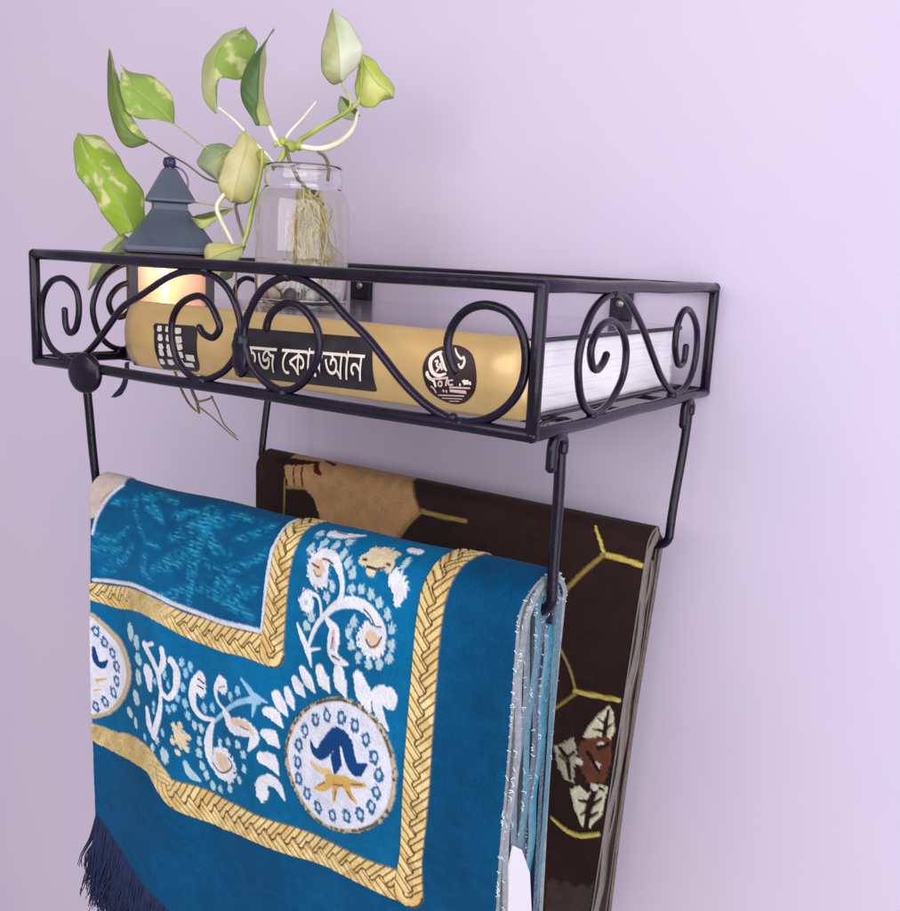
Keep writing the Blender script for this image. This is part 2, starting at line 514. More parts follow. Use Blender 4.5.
class Dye:
    """Colours a rug in its own cloth coordinates (metres across, metres along)."""
    def __init__(s, dr):
        s.dr = dr
        G = dr.grid()
        s.G = G
        nr, nc = G.shape[:2]
        mid = G[:, nc // 2]
        al = np.concatenate([[0], np.cumsum(np.linalg.norm(np.diff(mid, axis=0), axis=1))])
        s.al = al
        s.wid = np.linalg.norm(G[nr // 2, 0] - G[nr // 2, -1])
        s.X = (np.linspace(0, 1, nc)[None, :] * s.wid).repeat(nr, 0)
        s.S = al[:, None].repeat(nc, 1)
        s.col = np.zeros((nr, nc, 3))
        s.h = np.zeros((nr, nc))
        st = 3
        sub = G[dr.nb::st, ::st]
        s.r0 = dr.nb
        s.snr, s.snc = sub.shape[:2]
        s.sub, s.st = sub, st
        F = faces_grid(s.snr, s.snc)
        s.bvh = BVHTree.FromPolygons([tuple(p) for p in sub.reshape(-1, 3).tolist()], F.tolist())
    def m(s, pts):                        # traced point -> cloth coordinates
        out = []
        for px, py in pts:
            d = ray(px, py).normalized()
            hit, nrm, idx, dd = s.bvh.ray_cast(CAM, d)
            if hit is None:
                p = on_plane(px, py, 1, s.dr.yc - 0.02)
                hit, nrm, idx, dd = s.bvh.find_nearest(p)
            i, j = divmod(idx, s.snc - 1)
            a = Vector(s.sub[i, j]); e1 = Vector(s.sub[i, j + 1]) - a; e2 = Vector(s.sub[i + 1, j]) - a
            q = hit - a
            fu = q.dot(e1) / max(e1.length_squared, 1e-12); fv = q.dot(e2) / max(e2.length_squared, 1e-12)
            jj = (j + min(max(fu, 0), 1)) * s.st; ii = s.r0 + (i + min(max(fv, 0), 1)) * s.st
            out.append((s.X[0, -1] * jj / (s.X.shape[1] - 1), float(np.interp(ii, np.arange(len(s.al)), s.al))))
        return out
    def win(s, pts, pad):
        a = np.array(pts)
        x0, y0 = a.min(0) - pad; x1, y1 = a.max(0) + pad
        i0, i1 = np.searchsorted(s.al, [y0, y1]); j0, j1 = np.searchsorted(s.X[0], [x0, x1])
        return slice(max(i0, 0), max(i1, i0 + 1)), slice(max(j0, 0), max(j1, j0 + 1))
    def put(s, sl, a, col, h=0.0):
        a = a[..., None]
        s.col[sl] = s.col[sl] * (1 - a) + np.array(col) * a
        if h is not None:
            s.h[sl] = s.h[sl] * (1 - a[..., 0]) + h * a[..., 0]
    def dist(s, sl, pts, closed=False):
        X, S = s.X[sl], s.S[sl]
        best = np.full(X.shape, 1e9); along = np.zeros(X.shape); side = np.zeros(X.shape); par = np.zeros(X.shape)
        P = np.array(pts); n = len(P); acc = 0
        tot = sum(np.linalg.norm(P[(i + 1) % n] - P[i]) for i in range(n if closed else n - 1))
        for i in range(n if closed else n - 1):
            a, b = P[i], P[(i + 1) % n]; e = b - a; L = np.linalg.norm(e)
            if L < 1e-9: continue
            t = np.clip(((X - a[0]) * e[0] + (S - a[1]) * e[1]) / L ** 2, 0, 1)
            dx, dy = X - a[0] - t * e[0], S - a[1] - t * e[1]
            d = np.hypot(dx, dy)
            k = d < best
            best = np.where(k, d, best); along = np.where(k, acc + t * L, along)
            side = np.where(k, np.sign(e[0] * dy - e[1] * dx) * d, side)
            acc += L
        return best, along, side, along / max(tot, 1e-9)
    def stroke(s, pts, wid, col, h=0.0, aa=0.0005, alpha=1.0, mask=None, scale=None, jag=0.0, n=4):
        """pts traced, wid in traced pixels at the ends of each stretch"""
        q = s.m(pts)
        k = scale or 1 / 1300
        if len(q) > 2: q2 = [tuple(v.xy) for v in smooth([Vector((a, b, 0)) for a, b in q], n)]
        else: q2 = q
        sl = s.win(q2, max(wid) * k + 0.002)
        if s.X[sl].size == 0: return
        d, al, sd, par = s.dist(sl, q2)
        wv = np.interp(par, np.linspace(0, 1, len(wid)), wid) * k / 2
        if jag: wv = wv * (1 + jag * NOISE(s.X[sl] * 900, s.S[sl] * 900))
        a = np.clip((wv - d) / aa + 0.5, 0, 1) * alpha
        if mask is not None: a = a * mask(s.X[sl], s.S[sl])
        s.put(sl, a, col, h)
    def poly(s, pts, col, h=0.0, aa=0.0006, n=0, jag=0.0):
        q = s.m(pts)
        if n: q = [tuple(v.xy) for v in smooth([Vector((a, b, 0)) for a, b in q], n, True)]
        s.poly_uv(q, col, h, aa, jag)
    def poly_uv(s, q, col, h=0.0, aa=0.0006, jag=0.0):
        sl = s.win(q, 0.003)
        X, S = s.X[sl], s.S[sl]
        if X.size == 0: return
        ins = np.zeros(X.shape, bool)
        P = np.array(q); n = len(P)
        for i in range(n):
            (ax, ay), (bx, by) = P[i], P[(i + 1) % n]
            if ay == by: continue
            c = ((ay > S) != (by > S)) & (X < (bx - ax) * (S - ay) / (by - ay) + ax)
            ins ^= c
        d, _, _, _ = s.dist(sl, q, True)
        sd = np.where(ins, d, -d)
        if jag: sd = sd + jag * NOISE(X * 900, S * 900)
        s.put(sl, np.clip(sd / aa + 0.5, 0, 1), col, h)
    def dot(s, c, rx, ry, col, h=0.0, k=1 / 1300, aa=0.0006, jag=0.25):
        q = s.m([c])[0]
        rx, ry = rx * k, ry * k
        sl = s.win([q], max(rx, ry) * 1.4 + 0.001)
        X, S = s.X[sl], s.S[sl]
        if X.size == 0: return
        r = np.hypot((X - q[0]) / rx, (S - q[1]) / ry)
        if jag: r = r + jag * NOISE(X * 800 + c[0], S * 800 + c[1])
        s.put(sl, np.clip((1 - r) * min(rx, ry) / aa + 0.5, 0, 1), col, h)
    def braid(s, A, B, period=0.0125, h=0.0012, worn=None, over=0.0):
        a, b = s.m(A), s.m(B)
        if over:
            a.append((a[-1][0] + over, a[-1][1] - 0.022)); b.append((b[-1][0] + over, b[-1][1] - 0.022))
        c = [((p[0] + q[0]) / 2, (p[1] + q[1]) / 2) for p, q in zip(a, b)]
        hw = [math.dist(p, q) / 2 for p, q in zip(a, b)]
        c = [tuple(v.xy) for v in smooth([Vector((x, y, 0)) for x, y in c], 5)]
        sl = s.win(c, max(hw) + 0.002)
        d, al, sd, par = s.dist(sl, c)
        w_ = np.interp(par, np.linspace(0, 1, len(hw)), hw)
        X, S = s.X[sl], s.S[sl]
        a_ = np.clip((w_ * (1 + 0.05 * NOISE(X * 700, S * 700)) - d) / 0.0005 + 0.5, 0, 1)
        t = sd / w_                                        # -1..1 across
        p = period
        # plaited strap: three columns of slanted strips, neighbours lean opposite ways
        edge = 0.28 * np.sin(2 * np.pi * al / p)
        left = t < edge - 0.0
        f1 = ((al + (t + 1) * w_ * 1.0) / (p / 2.0)) % 1
        f2 = ((al - (t + 1) * w_ * 1.0) / (p / 2.0)) % 1
        f = np.where(left, f1, f2)
        line = np.clip((0.13 - np.minimum(f, 1 - f)) / 0.06, 0, 1)
        line = np.maximum(line, np.clip((0.10 - np.abs(t - edge)) / 0.05, 0, 1))
        line = np.maximum(line, np.clip((np.abs(t) - 0.93) / 0.05, 0, 1) * 0.8)
        g = np.array(lin(214, 180, 112)); g2 = np.array(lin(244, 222, 162)); dk = np.array(lin(84, 58, 30))
        tone = (0.5 + 0.5 * NOISE(np.floor((al + t * w_) / (p / 2.0)) * 3.1 + 7 * left, S * 40))[..., None]
        colr = g * (1 - tone) + g2 * tone
        if worn is not None:
            wm = np.exp(-((par - worn[0]) / worn[1]) ** 4)
            line = line * (1 - wm)
            sp = (NOISE(X * 1500, S * 1500) > 0.25)[..., None]
            colr = np.where((wm[..., None] > 0.5) & sp, colr * 0.62, colr * (1 - 0.2 * wm[..., None]))
        colr = colr * (1 - line[..., None]) + dk * line[..., None]
        aa = a_[..., None]
        s.col[sl] = s.col[sl] * (1 - aa) + colr * aa
        hh = h * (1 - 0.7 * line)
        s.h[sl] = s.h[sl] * (1 - a_) + hh * a_

_perm = rng.random((256, 256)) * 2 - 1
def NOISE(x, y):
    xi, yi = np.floor(x).astype(int), np.floor(y).astype(int)
    fx, fy = x - xi, y - yi
    fx = fx * fx * (3 - 2 * fx); fy = fy * fy * (3 - 2 * fy)
    g = lambda a, b: _perm[a % 256, b % 256]
    return (g(xi, yi) * (1 - fx) + g(xi + 1, yi) * fx) * (1 - fy) + (g(xi, yi + 1) * (1 - fx) + g(xi + 1, yi + 1) * fx) * fy

def crop(ox, oy, s):
    return lambda pts: [(ox + x / s, oy + y / s) for x, y in pts]

def finish_drape(name, dr, dy, mats, parent, thick, skirt_mat_right, noise_amt):
    G = dy.G.copy()
    nr, nc = G.shape[:2]
    du = np.gradient(G, axis=1); dv = np.gradient(G, axis=0)
    nrm = np.cross(du, dv); nrm /= np.linalg.norm(nrm, axis=2, keepdims=True) + 1e-12
    if nrm[-2, nc // 2, 1] > 0: nrm = -nrm
    pil = 0.00018 * NOISE(dy.X * 1400, dy.S * 1400)
    G = G + nrm * (dy.h + pil)[..., None]
    dye = dy.col * (1 + noise_amt * NOISE(dy.X * 160, dy.S * 160) + noise_amt * NOISE(dy.X * 1700, dy.S * 1700))[..., None]
    V = [G.reshape(-1, 3)]; F = [faces_grid(nr, nc)]; M = [np.zeros(len(F[0]))]; K = [dye.reshape(-1, 3)]
    base = nr * nc
    ids = np.arange(nr * nc).reshape(nr, nc)
    for edge, mi in ((ids[:, -1], 1), (ids[:, 0], 1), (ids[-1, :], 0), (ids[0, :], 0)):
        P = V[0][edge]; n_ = nrm.reshape(-1, 3)[edge]
        inn = P - n_ * thick
        m_ = len(edge)
        V.append(inn); K.append(K[0][edge])
        q = np.stack([edge[:-1], edge[1:], base + np.arange(1, m_), base + np.arange(m_ - 1)], -1)
        F.append(q); M.append(np.full(len(q), mi)); base += m_
    return mesh_np(name, np.concatenate(V), np.concatenate(F), mats, parent, np.concatenate(M), np.clip(np.concatenate(K), 0, 1))

# ------------------------------------------------------------------ blue prayer rug
lerp = lambda x, a, b: a + (b - a) * np.clip(x / 0.375, 0, 1)
blue = Drape(yc=-0.214, zc=-0.0985,
             xl=lambda d: 0.0125 - 0.040 * np.clip(d - 0.02, 0, 0.2), xr=lambda d: 0.3720 + 0.0016 * np.sin(d * 26),
             aF=lambda x: lerp(x, 0.0135, 0.0365), aB=lambda x: lerp(x, 0.010, 0.016), hT=lambda x: lerp(x, 0.0145, 0.0205),
             zfront=-0.352, zback=-0.36,
             wave=lambda x, d: -0.0050 * np.sin(np.clip(d / 0.17, 0, 1.4) * math.pi) * (0.25 + x / 0.37 * 0.75)
                 + np.clip(d / 0.08, 0, 1) * (0.0028 * np.sin((x - 0.02) * 62 + d * 5) * np.exp(-x / 0.16) + 0.0021 * np.sin(x * 34 + d * 9) + 0.0008 * np.sin(x * 71 - d * 14)),
             nu=640, nf=440, nb=12, na=80)
blue.hem = 0.062
blue.sag = lambda x: -0.0016 * np.sin(np.clip(x / 0.37, 0, 1) * math.pi) + 0.0006 * np.sin(x * 60)
rug = thing('prayer_rug', 'blue prayer rug with gold braid borders and white medallions, folded over the front rail', 'rug', (0.19, -0.214, -0.0985))
dy = Dye(blue)
NV = lin(0, 78, 122); MID = lin(0, 100, 148); FLD = lin(0, 88, 134)
dy.col[:] = NV
outerA = [(88, 729), (118, 733), (135, 739), (150, 748), (163, 765), (172, 780), (185, 787), (230, 803), (290, 827), (350, 851), (400, 871)]
outerB = [(88, 747), (118, 752), (132, 758), (145, 768), (155, 785), (165, 800), (180, 808), (225, 826), (290, 853), (350, 878), (414, 905)]
armL = [(397, 880), (402, 830), (405, 780), (408, 720), (412, 670), (416, 625), (422, 590), (430, 572), (441, 559)]
armR = [(421, 905), (424, 840), (429, 780), (434, 720), (438, 670), (442, 625), (448, 595), (456, 577), (467, 563)]
inA = [(88, 585), (115, 586), (130, 588), (145, 593), (165, 603), (190, 614), (220, 624), (245, 631), (265, 636)]
inB = [(88, 604), (115, 607), (130, 608), (145, 614), (160, 623), (185, 637), (215, 648), (245, 657), (279, 667)]
inL = [(264, 640), (267, 610), (269, 585), (273, 560), (280, 540), (289, 527)]
inR = [(280, 666), (284, 630), (287, 600), (290, 575), (296, 550), (307, 530)]
top = 0.24
def up(q):       # carry a cloth point on over the top of the bar
    return (q[0], 0.0)
mo = dy.m([(a[0] / 2 + b[0] / 2, a[1] / 2 + b[1] / 2) for a, b in zip(outerA, outerB)]) + dy.m([((a[0] + b[0]) / 2, (a[1] + b[1]) / 2) for a, b in zip(armL, armR)])
dy.poly_uv([(-0.02, mo[0][1])] + mo + [(mo[-1][0] + 0.004, 0.0), (-0.02, 0.0)], MID)
mi_ = dy.m(inA) + dy.m(inL)
dy.poly_uv([(-0.02, mi_[0][1])] + mi_ + [(mi_[-1][0] + 0.004, 0.0), (-0.02, 0.0)], FLD)
# velvet shading of the brushed pile, painted in as slow random tone
dy.col *= (1 + 0.20 * NOISE(dy.X * 17, dy.S * 13) + 0.11 * NOISE(dy.X * 45 + 9, dy.S * 30) + 0.06 * NOISE(dy.X * 120, dy.S * 300))[..., None]
# damask in the inner field: broken rows of short stitches
T5 = crop(85, 470, 4.0)
dash = lambda X, S: (((S / 0.0030 + 0.10 * np.sin(X * 260)) % 1) < 0.5) * np.clip(NOISE(X * 260, np.floor(S / 0.0030) * 3.7) * 2.4 + 0.45, 0, 1)
soft = lambda X, S: np.clip(0.5 + NOISE(X * 300, S * 500), 0, 1)
DM = [([(500, 150), (480, 220), (450, 290), (430, 380), (420, 460), (415, 530)], [30, 50, 46, 40, 34, 20]), ([(205, 110), (210, 200), (240, 280), (300, 310)], [22, 18, 18, 10]),
      ([(500, 160), (540, 210), (590, 215)], [40, 34, 10]), ([(470, 190), (420, 240), (340, 275)], [30, 44, 20]), ([(480, 230), (520, 310), (580, 335)], [30, 40, 16]),
      ([(430, 300), (350, 365), (270, 395)], [30, 54, 24]), ([(470, 360), (530, 430), (610, 470)], [24, 50, 24]), ([(760, 220), (680, 255), (600, 280)], [24, 24, 12]),
      ([(725, 330), (650, 380), (560, 400)], [20, 26, 16]), ([(50, 265), (120, 275), (180, 225)], [30, 24, 12]), ([(40, 315), (90, 322), (150, 315)], [40, 30, 14]),
      ([(250, 100), (270, 150), (310, 205)], [46, 40, 16]), ([(300, 95), (370, 130)], [30, 20]), ([(370, 180), (450, 165)], [34, 20]), ([(610, 180), (700, 205)], [40, 20]),
      ([(60, 405), (120, 400)], [24, 14]), ([(290, 520), (390, 480)], [40, 26]), ([(450, 470), (560, 520), (660, 590)], [20, 36, 30]), ([(110, 130), (170, 128)], [22, 16]),
      ([(240, 340), (230, 400), (260, 440)], [20, 30, 16]), ([(190, 300), (150, 360), (90, 370)], [16, 30, 20]), ([(320, 560), (300, 600)], [24, 12]), ([(590, 520), (640, 500), (690, 470)], [20, 24, 12])]
for pts, wd in DM:
    wd = [v / 4.0 * 1.15 for v in wd]
    dy.stroke(T5(pts), [v * 1.25 for v in wd], lin(16, 130, 172), None, aa=0.004, alpha=0.65, mask=soft)
    dy.stroke(T5(pts), wd, lin(70, 176, 206), 0.0003, aa=0.0026, alpha=0.45, mask=dash)
# silver piping, then the gold braids
SV = lin(206, 212, 224)
dy.stroke([(88, 582), (118, 582), (135, 585), (155, 594), (180, 606), (210, 617), (245, 627), (264, 632)], [4.2], SV, 0.0012, jag=0.12)
dy.stroke([(263, 634), (266, 600), (268, 580), (272, 556), (280, 538), (290, 525), (298, 521)], [5], SV, 0.0012, jag=0.12)
dy.braid(inA, inB, worn=(0.36, 0.14)); dy.braid(inL, inR, over=0.004)
dy.braid(outerA, outerB, worn=(0.12, 0.18)); dy.braid(armL, armR, over=0.004)
WT = lin(224, 227, 234); CY = lin(150, 196, 222); DT = lin(176, 206, 212); TN = lin(222, 196, 170); DK = lin(62, 48, 48); BL = lin(14, 66, 124); GD = lin(216, 178, 98)
E_ = 0.0008
def S(T, pts, wd, col=WT, h=E_, jag=0.11):
    s_ = T.s
    dy.stroke(T(pts), [v / s_ for v in wd], col, h, jag=jag)
def O(T, c, rx, ry, col=WT, h=E_, jag=0.2):
    p = T([c])[0]
    dy.dot(p, rx / T.s, ry / T.s, col, h, jag=jag)
def mk(ox, oy, s):
    f = crop(ox, oy, s); f.s = s
    return f
# right paisley spray
T = mk(280, 510, 5.357)
S(T, [(150, 740), (190, 630), (235, 570), (290, 520), (325, 470), (335, 400), (320, 320), (285, 255), (235, 235)], [14, 20, 22, 26, 24, 24, 30, 46, 50])
O(T, (205, 320), 62, 78); O(T, (212, 312), 30, 38, TN); S(T, [(178, 285), (200, 300), (215, 308)], [8, 8], DK); S(T, [(185, 320), (200, 350), (220, 352)], [5, 5], DK); S(T, [(235, 262), (262, 270), (288, 290)], [8, 8], DK)
S(T, [(240, 560), (300, 512), (380, 492), (450, 515), (510, 575), (545, 650), (535, 710)], [20, 34, 46, 52, 54, 50, 50])
O(T, (492, 700), 76, 70); O(T, (500, 692), 40, 36, TN); S(T, [(465, 690), (485, 728), (520, 725), (548, 680)], [8, 8], DK); S(T, [(455, 530), (490, 570), (515, 620), (545, 625)], [8, 6], DK)
S(T, [(222, 580), (220, 520), (205, 465), (160, 440)], [14, 14, 16, 22]); O(T, (143, 490), 40, 52); O(T, (145, 495), 10, 12, CY)
S(T, [(255, 590), (290, 640), (288, 700), (282, 750), (305, 800), (362, 825)], [26, 56, 66, 58, 44, 14]); S(T, [(290, 650), (290, 740)], [18, 20], lin(206, 176, 186)); S(T, [(288, 680), (278, 740)], [6, 5], DK); S(T, [(285, 780), (320, 800)], [10, 8], DK)
S(T, [(95, 610), (125, 690), (150, 750), (170, 840)], [12, 30, 34, 8]); S(T, [(150, 750), (215, 742)], [20, 8])
for p in [(217, 127), (240, 178), (168, 207), (303, 190), (378, 172), (340, 237), (366, 282), (388, 338), (383, 423), (437, 425), (488, 452), (533, 493), (577, 562), (600, 635), (598, 722), (584, 795), (533, 823), (474, 822), (418, 788), (383, 727), (371, 650), (398, 597), (280, 407), (255, 468), (172, 570), (145, 620), (674, 283)]:
    O(T, p, 18, 23, DT, jag=0.45)
S(T, [(280, 128), (350, 140), (460, 140)], [44, 36, 8]); S(T, [(310, 125), (360, 138)], [8, 5], DK)
FW = lin(220, 206, 172)
O(T, (535, 255), 76, 52, FW, jag=0.3); O(T, (455, 268), 30, 22, FW); O(T, (585, 300), 26, 26, FW); O(T, (492, 325), 24, 24, FW); O(T, (620, 235), 24, 12, FW)
S(T, [(470, 305), (515, 318), (565, 312)], [12, 8], DK); S(T, [(448, 268), (466, 270)], [10], DK); S(T, [(575, 292), (592, 300)], [9], DK)
S(T, [(615, 360), (640, 420), (628, 495)], [64, 80, 34], jag=0.3); S(T, [(700, 215), (752, 228)], [30, 30])
# left paisley spray
T = mk(150, 640, 5.36)
S(T, [(340, 440), (400, 385), (460, 340), (540, 320), (580, 325)], [16, 20, 22, 28, 36], CY)
S(T, [(350, 425), (285, 412), (240, 360), (228, 290), (240, 225), (275, 190)], [16, 24, 38, 46, 46, 44]); O(T, (272, 240), 38, 66); S(T, [(262, 205), (292, 228)], [10], DK); S(T, [(258, 240), (290, 258)], [9], DK)
S(T, [(405, 375), (365, 325), (352, 265), (370, 220)], [16, 18, 26, 34]); O(T, (388, 240), 36, 44); S(T, [(375, 250), (405, 245)], [7], lin(120, 140, 150))
S(T, [(340, 440), (320, 500), (315, 570), (330, 640), (370, 705)], [18, 42, 56, 56, 60]); O(T, (400, 665), 78, 84); O(T, (395, 652), 46, 46, TN); S(T, [(340, 650), (370, 695), (415, 705), (445, 670), (425, 630)], [8], DK)
S(T, [(410, 395), (440, 455), (510, 470), (560, 520), (530, 590)], [40, 84, 88, 60, 14]); S(T, [(450, 435), (520, 452), (555, 500)], [30, 36, 20], TN); S(T, [(490, 460), (530, 480)], [6], DK)
S(T, [(488, 205), (530, 260), (560, 300), (630, 335)], [10, 26, 34, 8], CY); S(T, [(565, 320), (550, 410)], [36, 8], CY)
S(T, [(625, 385), (665, 400), (712, 465)], [44, 66, 14]); S(T, [(610, 500), (650, 520), (690, 570)], [40, 84, 20]); S(T, [(600, 630), (650, 650), (690, 720)], [60, 84, 12]); O(T, (600, 800), 40, 62); S(T, [(600, 760), (645, 750), (690, 785), (722, 855)], [50, 60, 44, 12])
S(T, [(680, 295), (700, 330), (738, 400)], [50, 52, 12])
for p in [(170, 115), (190, 175), (218, 142), (175, 250), (150, 310), (188, 335), (203, 400), (237, 450), (275, 470), (263, 540), (262, 605), (280, 672), (303, 725), (338, 775), (378, 795), (432, 797), (480, 748), (505, 690), (502, 612), (470, 557), (420, 543), (375, 545), (335, 358), (292, 362), (430, 300), (470, 272), (130, 360), (100, 370)]:
    O(T, p, 16, 21, CY if p[1] < 420 else DT, jag=0.45)
O(T, (163, 525), 46, 52, FW, jag=0.35)
for p in ((130, 460), (160, 455), (195, 580), (150, 600), (120, 540), (205, 520)): O(T, p, 17, 18, FW, jag=0.3)
O(T, (77, 617), 28, 44, DT); S(T, [(190, 660), (215, 710), (262, 745)], [34, 58, 24], DT)
# round medallions
def ring_motif(T, pts):
    for p in pts:
        O(T, p, 21, 27, lin(46, 104, 150), jag=0.3); O(T, p, 9, 13, lin(200, 218, 232), jag=0.2)
T = mk(260, 650, 4.556)
per = [(370, 213), (450, 240), (530, 305), (585, 395), (618, 500), (626, 600), (605, 710), (550, 785), (470, 822), (380, 826), (290, 795), (215, 725), (160, 630), (125, 530), (120, 430), (155, 330), (215, 260), (290, 222)]
dy.poly(T(per), lin(190, 172, 140), 0.0014, n=3, jag=0.0008)
cx, cy = 372, 520
rim = [(cx + (x - cx) * 0.965, cy + (y - cy) * 0.97) for x, y in per]
dy.stroke(T(rim + rim[:1]), [2.4], lin(96, 82, 64), 0.0014, mask=lambda X, S: (NOISE(X * 420, S * 420) > -0.05) * 1.0)
dy.poly(T([(cx + (x - cx) * 0.925, cy + (y - cy) * 0.94) for x, y in per]), lin(220, 224, 238), 0.0011, n=3, jag=0.0004)
ring_motif(T, [(210, 365), (258, 315), (310, 297), (375, 305), (437, 340), (487, 405), (525, 485), (545, 565), (535, 645), (512, 710), (460, 745), (400, 755), (335, 750), (270, 712), (220, 652), (180, 583), (178, 508), (182, 430)])
S(T, [(236, 410), (250, 455), (280, 470), (320, 425), (360, 390), (398, 425), (410, 480), (440, 540), (490, 520)], [8, 40, 58, 62, 66, 66, 60, 54, 12], BL, jag=0.1)
S(T, [(362, 440), (352, 500), (345, 568)], [16, 62, 8], BL, jag=0.08)
S(T, [(375, 450), (395, 530)], [10, 6], lin(214, 222, 236))
S(T, [(240, 515), (275, 545), (325, 550)], [22, 26, 16], lin(222, 196, 146)); S(T, [(255, 625), (290, 625), (335, 590)], [12, 34, 30], GD); S(T, [(350, 590), (340, 680)], [40, 14], GD); S(T, [(385, 590), (410, 650), (440, 690)], [34, 32, 14], GD); S(T, [(395, 590), (440, 610), (482, 612)], [30, 28, 14], GD); S(T, [(320, 588), (400, 598)], [48, 44], GD)
for a_, b_ in (((300, 600), (270, 615)), ((350, 640), (345, 680)), ((400, 640), (425, 680)), ((420, 608), (470, 612)), ((340, 610), (380, 615))): S(T, [a_, b_], [6], lin(130, 88, 44), jag=0)
for pts, wd in (([(275, 90), (285, 125), (318, 190)], [44, 66, 12]), ([(360, 100), (365, 140), (392, 212)], [50, 64, 12]), ([(450, 125), (465, 175), (502, 275)], [50, 76, 14]), ([(585, 220), (545, 205), (540, 270), (585, 365)], [80, 56, 36, 8]),
                ([(195, 90), (215, 130), (250, 190)], [34, 56, 12]), ([(160, 135), (175, 165), (205, 210)], [34, 54, 12]), ([(125, 185), (135, 215), (155, 268)], [34, 46, 12]), ([(70, 205), (90, 240), (125, 298)], [34, 54, 12])):
    S(T, pts, wd)
T = mk(85, 580, 4.14)
per = [(-30, 120), (40, 140), (110, 200), (165, 270), (195, 380), (172, 480), (110, 550), (40, 572), (-30, 580)]
q = dy.m(T(per[1:-1]))
dy.poly_uv([(-0.01, q[0][1] - 0.004)] + [tuple(v.xy) for v in smooth([Vector((a, b, 0)) for a, b in q], 4)] + [(-0.01, q[-1][1] + 0.002)], lin(196, 178, 146), 0.0014, jag=0.0006)
q = dy.m(T([(40, 156), (102, 215), (152, 282), (178, 380), (156, 470), (100, 535), (40, 552)]))
dy.poly_uv([(-0.01, q[0][1] - 0.004)] + [tuple(v.xy) for v in smooth([Vector((a, b, 0)) for a, b in q], 4)] + [(-0.01, q[-1][1] + 0.002)], lin(222, 224, 236), 0.0011)
T.s = 4.0
ring_motif(T, [(48, 210), (85, 255), (117, 300), (135, 355), (135, 415), (122, 462), (87, 500), (48, 520)])
S(T, [(40, 280), (50, 335), (75, 350), (98, 330)], [20, 34, 32, 8], BL); S(T, [(50, 412), (92, 405)], [16, 6], GD); S(T, [(40, 455), (70, 450)], [8, 5], GD)
for c_, rx, ry in (((190, 212), 24, 36), ((215, 255), 22, 32), ((222, 325), 24, 24), ((222, 400), 22, 32), ((214, 485), 26, 32), ((188, 545), 22, 22), ((212, 590), 12, 26)): O(T, c_, rx, ry, DT)
S(T, [(248, 265), (280, 330), (305, 390), (315, 450), (345, 488), (375, 450), (380, 380), (358, 335)], [30, 26, 24, 20, 22, 26, 34, 34]); S(T, [(352, 345), (365, 370)], [8], BL)
S(T, [(318, 285), (325, 340), (305, 390)], [24, 30, 18]); S(T, [(262, 380), (270, 450)], [60, 24]); S(T, [(315, 460), (310, 540), (285, 645)], [14, 26, 30]); S(T, [(258, 530), (268, 600), (285, 648)], [20, 34, 22])
S(T, [(255, 268), (280, 262)], [16], WT)
for p in [(400, 340), (437, 355), (416, 382), (405, 445), (385, 490), (415, 510), (427, 560), (285, 510), (285, 540), (322, 630), (250, 650), (290, 420), (345, 430), (330, 390)]:
    O(T, p, 8, 16, CY, jag=0.4)
for p in [(455, 600), (482, 610), (475, 665), (475, 715), (487, 765), (505, 805), (530, 850), (300, 665), (280, 690)]: O(T, p, 11, 16, DT, jag=0.4)
# pale rolled selvage at the top left corner
q = dy.m([(125, 486), (113, 492), (103, 504), (96, 517)])
dy.poly_uv([(q[0][0] - 0.006, 0.0), (q[0][0] - 0.006, q[0][1] - 0.012)] + q + [(-0.01, q[-1][1] + 0.01), (-0.01, 0.0)], lin(200, 186, 178), 0.0012, jag=0.0008)
dy.stroke([(102, 502), (114, 491)], [2], lin(176, 150, 110), 0.0012)
dy.stroke([(124, 486), (114, 493), (104, 505), (97, 518), (93, 534)], [3.2], SV, 0.0014, jag=0.15)
finish_drape('front_fold', blue, dy, [PILE, SILVER], rug, 0.0045, 1, 0.09)

